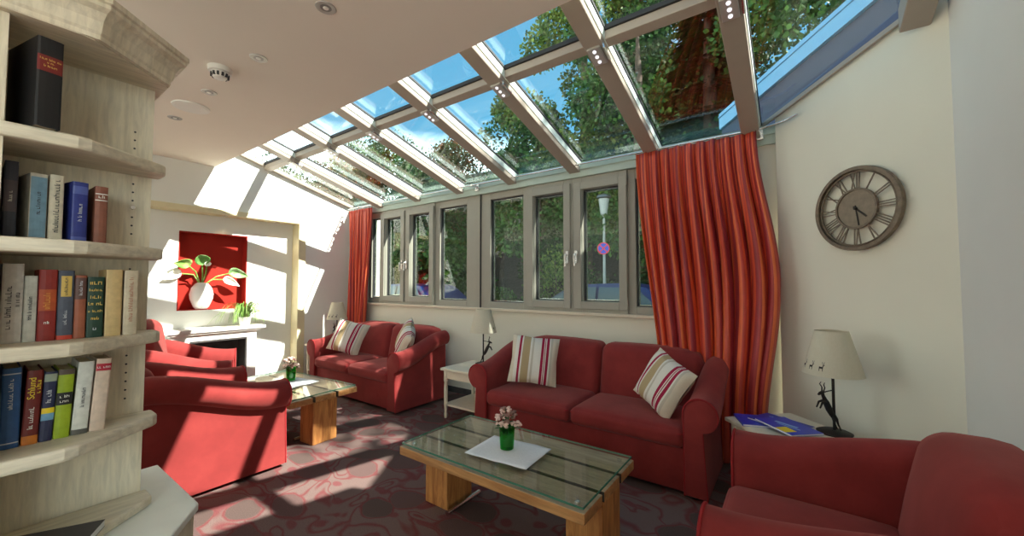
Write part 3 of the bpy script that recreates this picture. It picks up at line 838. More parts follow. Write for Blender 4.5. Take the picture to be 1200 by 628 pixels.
def table_lamp(label, loc, rz, tilt=0):
    t = thing('table_lamp', label, 'table lamp', loc, rz, 'table lamps with climbing deer stems')
    MB().lathe([(.002,0),(.085,0),(.088,.006),(.07,.014),(.02,.02),(.002,.02)], n=30).build('base', M['iron'], t, smooth=True)
    MB().tube([(0,0,.015),(0,0,.40)], .0075, 10).build('stem', M['iron'], t, smooth=True)
    # chamois rearing against the stem: body, legs, head with horns in one casting
    m = MB()
    m.tube([(-.012,0,.105),(-.030,0,.140),(-.048,0,.180),(-.058,0,.200)], [.014,.018,.017,.012], 10)      # trunk
    m.tube([(-.054,0,.195),(-.066,0,.222),(-.070,0,.238)], [.012,.009,.009], 8)                              # neck
    m.tube([(-.066,0,.240),(-.084,0,.234),(-.096,0,.226)], [.0105,.009,.005], 8)                              # head
    for s in (-1, 1):
        m.tube([(-.014,s*.010,.112),(.004,s*.012,.085),(.012,s*.013,.055),(.030,s*.013,.018)], [.011,.008,.005,.004], 7)   # hind leg
        m.tube([(-.052,s*.010,.190),(-.082,s*.012,.182),(-.092,s*.012,.160),(-.098,s*.012,.150)], [.008,.006,.0045,.004], 7) # fore leg
        m.tube([(-.066,s*.006,.246),(-.062,s*.010,.268),(-.072,s*.014,.286),(-.064,s*.012,.298)], [.004,.0035,.003,.002], 6) # horn
        m.tube([(-.062,s*.008,.244),(-.052,s*.018,.250)], [.004,.001], 6)
    m.tube([(-.012,0,.112),(.0,0,.118),(-.002,0,.105)], [.004,.004,.002], 6)                                  # tail
    m.tube([(-.066,0,.238),(-.03,0,.246),(-.002,0,.25)], .0035, 6)
    m.build('deer_figure', M['iron'], t, smooth=True)
    m = MB(); n = 40; rb, rt, z0, z1 = .148, .082, .345, .60
    ring = lambda r, z: [Vector((r*math.cos(2*PI*k/n), r*math.sin(2*PI*k/n), z)) for k in range(n)]
    m.loft([ring(rb,z0), ring(rt,z1), ring(rt-.004,z1), ring(rb-.004,z0), ring(rb,z0)], cap=False)
    sh = m.build('lamp_shade', M['shade'], t, smooth=True)
    m = MB(); m.tube([(-rt+.003,0,z1-.02),(rt-.003,0,z1-.02)], .002, 5); m.tube([(0,-rt+.003,z1-.02),(0,rt-.003,z1-.02)], .002, 5); m.tube([(0,0,.40),(0,0,z1-.02)], .003, 6)
    m.build('shade_carrier', M['chrome'], t)
    m = MB(); m.ball((0,0,.45), .028, 12, 8, (1,1,1.2)); m.build('bulb', M['porcelain'], t, smooth=True)
    # three little stags printed low on the shade
    for q in (-.42, 0, .42):
        m = MB(); zc = z0+.045; 
        def P(a, b):  # on the shade surface
            zz = zc+b; r = rb+(rt-rb)*(zz-z0)/(z1-z0)+.0008; an = PI*1.0+q+a/r
            return Vector((r*math.cos(an), r*math.sin(an), zz))
        shp = [[(-.010,0),(.010,0),(.010,.010),(-.010,.011)], [(-.010,-.014),(-.007,-.014),(-.006,.002),(-.010,.002)], [(.007,-.014),(.010,-.014),(.010,.002),(.006,.002)],
               [(.006,.008),(.011,.008),(.013,.022),(.009,.022)], [(.009,.018),(.017,.018),(.017,.022),(.009,.024)], [(.006,.024),(.008,.024),(.006,.038),(.004,.038)], [(.012,.024),(.014,.024),(.016,.038),(.014,.038)]]
        for poly in shp: m.add([P(a,b) for a,b in poly], [tuple(range(len(poly)))])
        m.build('stag_motif', M['iron'], sh)
    return t
table_lamp('cream table lamp with deer stem on the side table between the sofas', (-2.80,3.36,.5205), R(-150))
table_lamp('cream table lamp behind the smaller sofa arm by the corner curtain', (-5.62,3.30,.5205), R(120))
table_lamp('cream table lamp with three stag prints under the clock', (.175,3.02,.5205), R(40))

# magazines on the corner table
def magazine(label, loc, rz, w, d, th, cov, extra=None, grp='magazines on the corner table'):
    t = thing('magazine', label, 'magazine', loc, rz, grp)
    MB().box(-w/2, w/2, -d/2, d/2, .0012, th-.0012).build('pages', M['paper_white'], t)
    m = MB(); m.box(-w/2-.001, w/2+.001, -d/2-.001, d/2+.001, th-.0012, th); m.box(-w/2-.001, w/2+.001, -d/2-.001, d/2+.001, 0, .0012); m.box(-w/2-.002, -w/2, -d/2, d/2, 0, th)
    m.build('cover', cov, t)
    if extra: extra(t, th)
    return t
M['paper_white'] = plain('magazine_paper', (.78,.78,.76,1), .6, noise=.03)
M['cov_blue'] = plain('cobalt_cover', srgb(26,58,190), .35, noise=.08, scale=20)
M['cov_blue2'] = plain('deep_blue_cover', srgb(20,44,160), .35, noise=.15, scale=20)
M['yellow'] = plain('yellow_print', srgb(244,214,40), .4, noise=.08)
M['ice'] = plain('ice_blue_print', srgb(150,200,240), .4, noise=.1)
def ex1(t, th):
    m = MB(); m.box(.02,.10,-.10,-.03, th, th+.0006); m.build('yellow_panel', M['yellow'], t)
    m = MB(); m.box(-.08,.05,.0,.02, th, th+.0006, Matrix.Rotation(.3,4,'Z')); m.box(-.05,.08,-.02,-.012, th, th+.0006, Matrix.Rotation(.3,4,'Z')); m.build('ice_streak', M['ice'], t)
def ex2(t, th):
    m = MB()
    for q in range(5): m.box(-.08+.012*q,.02+.012*q,.06-.03*q,.066-.03*q, th, th+.0006, Matrix.Rotation(.25,4,'Z'))
    m.build('ice_streak', M['ice'], t)
magazine('plain cobalt blue magazine sticking out at the table edge', (-.17,2.99,.5205), R(20), .30, .21, .012, M['cov_blue'])
magazine('blue magazine with pale streaks, under the top one', (-.09,2.985,.5330), R(-30), .28, .20, .010, M['cov_blue2'], ex2)
magazine('blue magazine with a yellow panel on top of the pile', (-.05,2.90,.5435), R(-48), .28, .20, .010, M['cov_blue'], ex1)

# ------------------------------------------------------------------ clock
t = thing('wall_clock', 'round bronze skeleton clock with roman numerals on the angled wall', 'clock', (.347-.022, CW-.347-.022, 1.868), 0)
# local: x along the wall, -y out of the wall, z up
t.rotation_euler = (0,0,R(-45))
def ringz(mb, ra, rb, y0, y1, n=64):
    c = lambda r, y: [Vector((r*math.cos(2*PI*k/n), y, r*math.sin(2*PI*k/n))) for k in range(n)]
    mb.loft([c(ra,y0), c(rb,y0), c(rb,y1), c(ra,y1), c(ra,y0)], cap=False)
m = MB(); ringz(m, .240, .262, -.014, .018); ringz(m, .224, .231, -.004, .012); ringz(m, .229, .242, .004, .010); m.build('outer_ring', M['bronze'], t, bevel=.003)
m = MB(); ringz(m, .115, .127, -.006, .012); m.build('inner_ring', M['bronze'], t)
m = MB(); m.lathe([(.001,-.010),(.116,-.010),(.116,-.002),(.001,-.002)], n=48, M=Matrix.Rotation(PI/2,4,'X')); m.build('dial_disc', M['bronze_face'], t)
NUM = ['XII','I','II','III','IIII','V','VI','VII','VIII','IX','X','XI']
for h, s in enumerate(NUM):
    ang = 2*PI*h/12
    wd = {'I': .016, 'V': .034, 'X': .036}; tot = sum(wd[c] for c in s); x = -tot/2
    m = MB(); M2 = Matrix.Rotation(ang, 4, 'Y')
    def st(a, b):
        p = M2 @ Vector((a, .003, .125)); q = M2 @ Vector((b, .003, .226)); m.bar(p, q, .0065, .005, up=(0,1,0))
    for c in s:
        w = wd[c]; xm = x+w/2; sc = .8
        if c == 'I': st(xm*sc, xm)
        elif c == 'V': st(xm*sc, x+.004); st(xm*sc, x+w-.004)
        else: st((x+.005)*sc, x+w-.005); st((x+w-.005)*sc, x+.005)
        x += w
    o = m.build('roman_numeral', M['bronze'], t)
for ang, L, w, nm in ((R(133), .085, .010, 'hour_hand'), (R(172), .108, .007, 'minute_hand')):
    d = Vector((math.sin(ang), 0, math.cos(ang)))
    m = MB(); m.bar(-d*.02+Vector((0,-.001,0)), d*L+Vector((0,-.001,0)), w, .003, up=(0,1,0)); m.build(nm, M['iron'], t)
MB().lathe([(.001,.0),(.010,.0),(.008,.012),(.001,.012)], n=16, M=Matrix.Rotation(PI/2,4,'X')).build('hub', M['iron'], t, smooth=True)

# ------------------------------------------------------------------ fireplace
t = thing('fireplace', 'white fireplace surround with mantel below the red niche', 'fireplace', (XR,1.87,0))
fx = .27
m = MB(); m.box(0, fx, -.45, -.27, 0, .80); m.box(0, fx, .335, .45, 0, .80); m.box(0, fx, -.27, .335, .70, .80)
m.box(0, fx+.012, -.465, -.255, 0, .06); m.box(0, fx+.012, .325, .465, 0, .06)
m.build('surround', M['white_paint'], t, bevel=.004)
m = MB(); m.box(0, fx+.05, -.54, .54, .805, .845); m.box(0, fx+.03, -.49, .49, .78, .806); m.build('mantel_shelf', M['white_paint'], t, bevel=.005)
m = MB(); m.box(.0, .03, -.27, .335, .02, .70); m.box(0, fx-.04, -.27, -.255, .02, .70); m.box(0, fx-.04, .32, .335, .02, .70); m.box(0, fx-.04, -.255, .32, .685, .70); m.box(0,fx-.02,-.27,.335,0,.02)
m.build('firebox', M['firebrick'], t)
m = MB(); ringy = .0
m.box(fx-.012, fx+.004, -.272, -.252, .0, .70); m.box(fx-.012, fx+.004, .317, .337, 0, .70); m.box(fx-.012, fx+.004, -.252, .317, .68, .70); m.build('opening_trim', M['steel_dark'], t)
t = thing('fire_grate', 'dark iron grate holding logs inside the fireplace', 'fire grate', (XR+.13,1.90,.0205))
m = MB()
for q in range(7): m.tube([(.08,-.21+.07*q,.22),(.085,-.21+.07*q,.10),(-.07,-.21+.07*q,.09),(-.08,-.21+.07*q,.2)], .006, 6)
for x in (.085,-.07): m.tube([(x,-.23,.095),(x,.23,.095)], .007, 6)
m.tube([(.08,-.23,.20),(.08,.23,.20)], .007, 6)
m.build('bar', M['steel_dark'], t, smooth=True)
for sx in (.07,-.06):
    for sy in (-.2,.2): MB().tube([(sx,sy,0),(sx,sy,.095)], .008, 6).build('leg', M['steel_dark'], t)
M['birch'] = plain('birch_bark', (.62,.58,.50,1), .85, noise=.3, scale=25)
lg = [((-.035,-.20,.148),(-.035,.16,.148),.045,'pale birch log lying at the back of the grate'),((.035,-.17,.143),(.035,.2,.143),.040,'pale birch log lying at the front of the grate'),((.0,-.19,.222),(.005,.10,.222),.042,'pale birch log lying on top of the other two')]
for a, b, r, lab in lg:
    o = MB().tube([Vector(a),(Vector(a)*.6+Vector(b)*.4)+Vector((.004,0,.002)),Vector(b)], [r,r*.96,r*.92], 12).build('birch_log', M['birch'], None, smooth=True)
    o.location = (XR+.13,1.90,.0205); tag(o, lab, 'log', 'logs in the fireplace')

# vase of callas in the niche
t = thing('flower_vase', 'white oval vase with white green callas in the red niche', 'vase', (XR-.05,1.79,1.0755))
MB().lathe([(.001,0),(.060,0),(.085,.03),(.122,.13),(.128,.19),(.110,.27),(.070,.325),(.048,.34),(.044,.335),(.06,.31),(.05,.29),(.001,.29)], n=32, sy=1, sx=.72).build('vase', M['porcelain'], t, smooth=True)
m = MB()
for z, y in ((.14,.01),(.13,.035),(.12,-.015)): m.tube([(.0905,y,z),(.092,y+.006,z+.045),(.0885,y+.002,z+.07)], [.003,.006,.002], 6)
m.build('relief', M['cream_paint'], t, smooth=True)
def calla(t, pts, r, ang, mt, tilt=.5):
    st = MB(); st.tube(pts, .008, 7); st.build('stem', M['leaf_house'], t, smooth=True)
    m = MB(); tip = Vector(pts[-1]); d = (tip-Vector(pts[-2])).normalized()
    # broad spathe leaf: a bent blade
    sd = d.cross(Vector((1,0,0))); 
    if sd.length < .1: sd = Vector((0,0,1))
    sd.normalize(); nx = sd.cross(d)
    NU, NV = 6, 9; vs = []; fs = []
    for j in range(NV+1):
        v = j/NV; w = r*.62*math.sin(PI*(v**.75))**.8*(1-.25*v)
        for i in range(NU+1):
            u = -1+2*i/NU
            vs.append(tip + d*(r*1.9*v) + sd*(w*u) + nx*(abs(u)**1.6*w*tilt) - Vector((0,0,1))*(r*.9*v*v))
    for j in range(NV):
        for i in range(NU):
            a = j*(NU+1)+i; fs.append((a,a+1,a+NU+2,a+NU+1))
    m.add(vs, fs); o = m.build('flower', mt, t, smooth=True, sharp=80)
    so = o.modifiers.new('blade','SOLIDIFY'); so.thickness = .003
calla(t, [(0,0,.30),(.02,.0,.45),(.06,-.02,.56)], .15, 0, M['leaf_calla'])
calla(t, [(0,-.01,.30),(.03,-.10,.44),(.05,-.22,.45)], .11, 0, M['petal_white'])
calla(t, [(0,.01,.30),(.05,.14,.42),(.08,.26,.46)], .13, 0, M['leaf_calla'])
calla(t, [(0,.01,.30),(.05,.10,.38),(.08,.20,.38)], .10, 0, M['petal_white'])
calla(t, [(0,-.01,.30),(.04,-.08,.48),(.07,-.15,.54)], .13, 0, M['leaf_house'])
calla(t, [(0,0,.30),(.03,.03,.46),(.06,.03,.55)], .07, 0, M['petal_white'])

# spider plant on the mantel
t = thing('spider_plant', 'green spider plant in a white pot on the mantel', 'plant', (XR+.20,2.20,.8455))
MB().lathe([(.001,0),(.055,0),(.075,.11),(.078,.115),(.070,.115),(.066,.10),(.001,.10)], n=26).build('pot', M['porcelain'], t, smooth=True)
MB().lathe([(.001,.101),(.065,.101),(.06,.108),(.001,.108)], n=20).build('soil', M['soil'], t)
m = MB(); rnd = random.Random(4)
for i in range(95):
    a = rnd.uniform(0,2*PI); L = rnd.uniform(.18,.40); up = rnd.uniform(.16,.38); w = rnd.uniform(.006,.011)
    d = Vector((math.cos(a), math.sin(a), 0)); sd = Vector((-d.y, d.x, 0)); vs = []
    if d.x < -.1: L = min(L, .15)
    for j in range(7):
        v = j/6; p = d*(.03+L*v) + Vector((0,0,.10+up*2.2*v*(1-v*.9)-.10*v*v*v)); ww = w*(1-v*.9)
        vs += [p-sd*ww, p+Vector((0,0,-.003)), p+sd*ww]
    fs = []
    for j in range(6):
        b = j*3; fs += [(b,b+1,b+4,b+3),(b+1,b+2,b+5,b+4)]
    m.add(vs, fs)
o = m.build('foliage', M['leaf_house'], t, smooth=True, sharp=80); o['kind'] = 'stuff'

# ------------------------------------------------------------------ bookcase
bc = thing('bookcase', 'limed pine bookcase with angled open shelves and crown cornice', 'bookcase', (0,0,0))
XB, YE = -2.05, .43; XF = -1.77; YS = -.75
def outline(xf, ye, ych, xt, ys=YS, xb=XB):
    # a shelf seen from above: straight front, chamfered end with rounded nose
    return [(xb,ys),(xf,ys),(xf,ych-.03),(xf-.012,ych),(xt+.012,ye-.018),(xt-.012,ye),(xb,ye)]
m = MB(); m.box(XB-.30, XB, YS, YE-.012, .0, 2.20); m.build('back_panel', M['pine'], bc)
m = MB(); m.box(XB, XF-.015, .028, .05, .60, 2.20); m.build('divider', M['pine'], bc)
for zt in (.912,1.222,1.533,1.855):
    MB().prism(outline(XF, YE+.012, .22, -1.955), zt-.042, zt).build('shelf', M['pine_flat'], bc, bevel=.009)
MB().prism(outline(XF, YE+.005, .22, -1.955), .581, .612).build('bottom_shelf', M['pine_flat'], bc, bevel=.008)
base = [(XB-.30,YS),(-1.50,YS),(-1.50,.285),(-1.842,.528),(XB-.30,.528)]
MB().prism(base, 0, .55).build('base_cabinet', M['pine'], bc)
base2 = [(XB-.32,YS),(-1.485,YS),(-1.485,.29),(-1.835,.54),(XB-.32,.54)]
MB().prism(base2, .55, .58).build('base_top', M['pine_top'], bc, bevel=.006)
MB().prism(outline(XF+.01, YE+.01, .215, -1.96, xb=XB-.3), 2.165, 2.20).build('top_board', M['pine_flat'], bc)
# crown cornice: stepped cove swept along front, chamfer and end
path = [(XF,YS),(XF,.22),(-1.955,YE),(XB-.30,YE)]
nrm = [Vector((1,0)), Vector((1.0,.36)), Vector((.42,1.0)), Vector((0,1))]
prof = [(0.0,2.168),(.012,2.168),(.012,2.182),(.018,2.19),(.024,2.22),(.038,2.245),(.054,2.256),(.054,2.268),(.062,2.272),(.062,2.29),(0,2.29)]
rings = []
for (px, py), nv in zip(path, nrm):
    rings.append([Vector((px+nv.x*d, py+nv.y*d, z)) for d, z in prof])
MB().loft(rings).build('cornice', M['pine'], bc)
m = MB()
for z0, z1 in ((.95,1.16),(1.34,1.47),(1.57,1.79),(1.90,2.0)):
    z = z0+.02
    while z < z1:
        m.lathe([(.001,0),(.0035,0),(.0035,.0012),(.001,.0012)], n=8, M=Matrix.Translation((XB,.365,z)) @ Matrix.Rotation(PI/2,4,'Y'))
        z += .032
m.build('pin_holes', M['black_rubber'], bc)['kind'] = 'stuff'
MB().tube([(XB,.365,1.69),(XB+.015,.365,1.69)], .007, 10).build('shelf_pin', M['chrome'], bc, smooth=True)

# ------------------------------------------------------------------ books
def cov(name, c, rough=.5): 
    k = 'cov_'+name
    if k not in M: M[k] = plain('cover_'+name, srgb(*c), rough, noise=.12, scale=45)
    return M[k]
def text(s, size, mat, parent, loc, rot, name='spine_title'):
    cu = bpy.data.curves.new(name, 'FONT'); cu.body = s; cu.size = size; cu.extrude = .0003; cu.align_x = 'CENTER'; cu.align_y = 'CENTER'
    tmp = bpy.data.objects.new(name, cu); C.objects.link(tmp)
    dg = bpy.context.evaluated_depsgraph_get(); me = bpy.data.meshes.new_from_object(tmp.evaluated_get(dg))
    bpy.data.objects.remove(tmp); bpy.data.curves.remove(cu)
    me.name = name; me.materials.clear(); me.materials.append(mat); o = bpy.data.objects.new(name, me); C.objects.link(o); o.parent = parent; o.location = loc; o.rotation_euler = rot
    return o
def print_run(n, size, mat, parent, loc, rot, seed):
    """worn, unreadable spine print: a run of short strokes the size of small letters"""
    rnd = random.Random(seed); m = MB(); x = 0; sp = []
    for q in range(n):
        w = size*rnd.uniform(.28,.5)
        if rnd.random() < .14: x += size*.35
        sp.append((x, w)); x += w + size*.12
    for a, w in sp:
        a -= x/2; hh = size*rnd.choice((.45,.5,.7)); tk = size*.11; k = rnd.randrange(4)
        z0 = -size*.25
        m.box(a, a+tk, z0, z0+hh, 0, .0004)
        if k != 0: m.box(a+w-tk, a+w, z0, z0+size*.45, 0, .0004)
        if k != 3: m.box(a, a+w, z0+(size*.38 if k == 1 else 0), z0+(size*.38 if k == 1 else 0)+tk, 0, .0005)
    o = m.build('spine_lettering', mat, parent); o.location = loc; o.rotation_euler = rot
    return o
def book(label, grp, y, z, w, h, d, col, x=-1.895, yaw=0, lean=0, rough=.45, bands=(), marks=(), round_=.004, pages=None):
    """spine faces local +x at x=0; thickness along y, centred"""
    t = thing('book', label, 'book', (x, y, z), yaw, grp); t.rotation_euler = (lean, 0, yaw)
    cm = col
    m = MB(); th = .003
    pts = [(-d,-w/2),(-d,-w/2+th),(-.006,-w/2+th)] 
    n = 5
    sp_out = [(-.004+round_*math.cos(a)+.0, w/2*math.sin(a)) for a in [(-PI/2)+PI*k/n for k in range(n+1)]]
    poly = [(-d,-w/2)] + sp_out + [(-d,w/2),(-d,w/2-th),(-.007,w/2-th),(-.007,-w/2+th),(-d,-w/2+th)]
    m.prism(poly, 0, h); m.build('cover', cm, t)
    MB().box(-d+.004, -.008, -w/2+th, w/2-th, .003, h-.004).build('pages', pages or M['paper'], t)
    for i, (z0, z1, mt, nm, fr) in enumerate(bands):
        b = MB(); k = 6; ring = []
        for a in [(-PI/2)*fr + PI*fr*q/k for q in range(k+1)]:
            ring.append((-.004+(round_+.0007)*math.cos(a), (w/2+.0004)*math.sin(a)))
        vs = [Vector((px,py,zz)) for zz in (h*z0,h*z1) for px,py in ring]
        b.add(vs, [(q,q+1,q+k+2,q+k+1) for q in range(k)]); b.build(nm, mt, t)
    for (s, zc, size, mt, orient, off) in marks:
        rot = {'up': (PI/2, -PI/2, PI/2), 'down': (PI/2, PI/2, PI/2), 'flat': (PI/2, 0, PI/2)}[orient]
        if s == 'Schlund': text(s, size, mt, t, (round_-.0026, off*w, h*zc), rot)
        else: print_run(s, size, mt, t, (round_-.0026, off*w, h*zc), rot, hash((zc, size, int(y*1000), int(z*100))) % 9999)
    return t
gold = M['gold'] = plain('gold_print', srgb(214,180,90), .4, noise=.1)
silv = M['silver'] = plain('silver_print', srgb(196,200,205), .4, noise=.1)
dark = M['ink'] = plain('dark_print', srgb(58,58,64), .6, noise=.05)
yel = M['yellow']
redp = M['redp'] = plain('red_print', srgb(170,30,50), .5, noise=.1)
whp = M['whp'] = plain('white_print', srgb(226,224,215), .5, noise=.03)
G1, G2, G3, G4 = 'books on the highest shelf', 'books on the second shelf from the top', 'books on the third shelf from the top', 'books on the lowest filled shelf'
Z1, Z2, Z3, Z4 = 1.8555, 1.5335, 1.2225, .9125
book('thick black hardback with a red spine label, alone on the highest shelf', G1, .127, Z1, .052, .262, .20, cov('black',(22,22,24)), x=-1.755, yaw=R(13), bands=[(.62,.80,cov('maroon',(120,34,30)),'spine_label',.85)],
     marks=[(8,.755,.009,gold,'flat',0),(3,.72,.008,gold,'flat',0),(5,.68,.009,gold,'flat',0)], round_=.003)
book('dark blue grey book at the frame edge on the second shelf', G2, .072, Z2, .026, .235, .15, cov('slate',(62,68,82)), bands=[(.35,.75,cov('slateband',(92,84,92)),'spine_panel',.8)], marks=[(5,.55,.012,whp,'up',0)])
book('grey book with pale blue spine panel on the second shelf', G2, .126, Z2, .036, .208, .15, cov('cream',(206,200,184)), yaw=R(9), bands=[(.05,.95,cov('iceblue',(122,160,182)),'spine_panel',.72)], marks=[(9,.55,.013,dark,'up',0)])
book('cream book with dark lettering beside the pale blue one', G2, .162, Z2, .030, .212, .14, cov('cream2',(212,202,178)), marks=[(19,.52,.017,dark,'up',.05)])
book('royal blue hardback with ornamented spine on the second shelf', G2, .214, Z2, .036, .20, .15, cov('royal',(46,58,132)), yaw=R(11), bands=[(.80,.93,cov('royal2',(84,98,168)),'spine_panel',.85),(.05,.10,cov('royal2',(84,98,168)),'spine_band',.9)], marks=[(7,.5,.014,silv,'up',0)])
book('brown hardback with pale bands at its top, last on the second shelf', G2, .262, Z2, .030, .195, .13, cov('brown',(130,78,60)), yaw=R(2), bands=[(.86,.875,whp,'spine_band',.9),(.75,.765,whp,'spine_band',.9)], marks=[(2,.815,.016,whp,'flat',0)])
book('white book with grey lettering at the frame edge on the third shelf', G3, .085, Z3, .040, .238, .16, cov('white',(214,210,202)), marks=[(13,.45,.017,dark,'up',-.15),(5,.55,.015,dark,'up',.25)])
book('slim pale white book beside the red paperback', G3, .1195, Z3, .026, .202, .15, cov('white2',(206,206,194)), marks=[(11,.5,.012,dark,'up',0)])
book('red paperback with orange print on the third shelf', G3, .1535, Z3, .038, .222, .15, cov('brick',(146,42,34)), bands=[(.42,.72,cov('orangeprint',(186,84,40)),'spine_panel',.7)], marks=[(5,.56,.02,cov('orange2',(214,140,60)),'up',0),(2,.25,.013,whp,'flat',0)])
book('dark slate book with gold panel and red foot on the third shelf', G3, .1915, Z3, .034, .220, .14, cov('slate2',(74,80,94)), bands=[(.62,.92,gold,'spine_label',.45),(0,.06,cov('redfoot',(196,66,44)),'spine_foot',.98)], marks=[(10,.77,.011,dark,'up',0),(8,.32,.011,silv,'up',0)])
book('rust brown book with dark banded head on the third shelf', G3, .2235, Z3, .026, .205, .13, cov('rust',(150,84,58)), bands=[(.62,.96,cov('umber',(92,62,54)),'spine_panel',.95)], marks=[(8,.80,.011,silv,'up',0)])
book('dark green book crowded with gold lettering on the third shelf', G3, .258, Z3, .038, .200, .14, cov('forest',(24,58,44)), marks=[(3,.90,.021,gold,'flat',0),(5,.78,.013,gold,'flat',0),(3,.66,.015,gold,'flat',0),(4,.55,.015,gold,'flat',0),(5,.43,.012,gold,'flat',0),(3,.31,.014,gold,'flat',0),(1,.14,.016,silv,'flat',0)])
book('plain tan hardback beside the green book', G3, .301, Z3, .040, .226, .14, cov('tan',(196,168,116)))
book('beige book with faded red lettering, last on the third shelf', G3, .344, Z3, .036, .224, .13, cov('beige',(192,178,152)), marks=[(17,.55,.016,cov('fadedred',(168,112,92)),'up',0)])
book('blue hardback with silver lettering at the frame edge, lowest filled shelf', G4, .092, Z4, .036, .236, .15, cov('petrol',(46,88,140)), bands=[(.06,.075,silv,'spine_band',.9),(.92,.935,silv,'spine_band',.9)], marks=[(12,.68,.013,silv,'up',0)])
book('dark red paperback with yellow lettering on the lowest filled shelf', G4, .1295, Z4, .032, .222, .15, cov('oxblood',(112,34,28)), bands=[(.0,.12,cov('orange3',(206,120,40)),'spine_foot',.9)], marks=[('Schlund',.76,.021,yel,'up',-.14),(5,.78,.014,yel,'up',.28),(8,.36,.015,whp,'up',0)], lean=R(-2))
book('navy paperback with coloured picture patches on the lowest filled shelf', G4, .1615, Z4, .027, .212, .14, cov('navy',(40,46,78)), bands=[(.40,.48,yel,'spine_patch',.8),(.30,.40,cov('sky',(110,160,190)),'spine_patch',.8),(.86,.97,cov('sage',(150,160,140)),'spine_patch',.8)], marks=[(5,.65,.015,silv,'up',0)], lean=R(-2))
book('lime green paperback with black panel on the lowest filled shelf', G4, .194, Z4, .034, .215, .14, cov('lime',(150,172,30)), bands=[(.48,.66,cov('black',(22,22,24)),'spine_label',.9),(.92,1.0,cov('umber2',(84,70,62)),'spine_band',.95)], marks=[(3,.60,.012,whp,'flat',0),(3,.53,.012,whp,'flat',0)], lean=R(-2))
book('white book with dark foot leaning on the lowest filled shelf', G4, .2325, Z4, .036, .232, .15, cov('ivory',(206,206,196)), bands=[(0,.07,cov('darkfoot',(88,86,80)),'spine_foot',.95)], marks=[(9,.5,.013,dark,'up',0)], lean=R(-3))
book('pale pink book with a crimson label, last on the lowest filled shelf', G4, .273, Z4, .036, .236, .14, cov('blush',(206,184,164)), bands=[(.83,.93,redp,'spine_label',.9)], marks=[(5,.88,.012,whp,'flat',0)], lean=R(-3))
def exm(t, th):
    MB().box(-.135,-.12+.16,-.02,.0,th,th+.0005,Matrix.Rotation(.0,4,'Z')).build('grey_band', M['silver'], t)
    MB().box(-.10,.06,.012,.028,th,th+.0005).build('red_band', M['redp'], t)
magazine('dark grey picture book lying flat on the bottom board', (-1.80,.10,.6125), R(62), .30, .25, .022, cov('charcoal',(56,54,56)), exm, 'book lying on the bottom board')

# ------------------------------------------------------------------ outside
def terrain():
    m = MB(); NX, NY = 30, 16; vs = []; fs = []
    rnd = random.Random(1)
    for j in range(NY+1):
        for i in range(NX+1):
            x = -34+64*i/NX; y = 9.6+22*(j/NY)
            z = -.05 + max(0, (y-10.2))*.62 + (rnd.uniform(-.15,.15) if j > 1 else 0)
            vs.append((x,y,z))
    for j in range(NY):
        for i in range(NX):
            a = j*(NX+1)+i; fs.append((a,a+1,a+NX+2,a+NX+1))
    m.add(vs, fs); 
    for i in range(0): pass
    return m
def hill_mat():
    t = NT('hillside_ground'); v = t.coord()
    n = t.noise(v, .9, 6, .65); n2 = t.noise(v, 6, 4)
    c = t.ramp(n.outputs[0], [(.3, (.005,.010,.003,1)), (.48, (.014,.013,.008,1)), (.62, (.028,.022,.016,1)), (.75, (.012,.022,.005,1))])
    c = t.mix(.5, c, t.ramp(n2.outputs[0], [(.3,(.5,.5,.5,1)),(.7,(1.3,1.3,1.3,1))]), 'MULTIPLY')
    t.set(Base_Color=c, Roughness=.95); t.bump(n2.outputs[0], .8, .1)
    return t.mat
M['hill'] = hill_mat()
o = terrain().build('hillside', M['hill'], None, smooth=True); struct(o, 'steep brown and green slope rising beyond the road', 'hillside')
o = MB().box(-34,30,3.97,9.7,-.2,-.05).build('road', M['asphalt']); struct(o, 'asphalt road outside the windows', 'road')

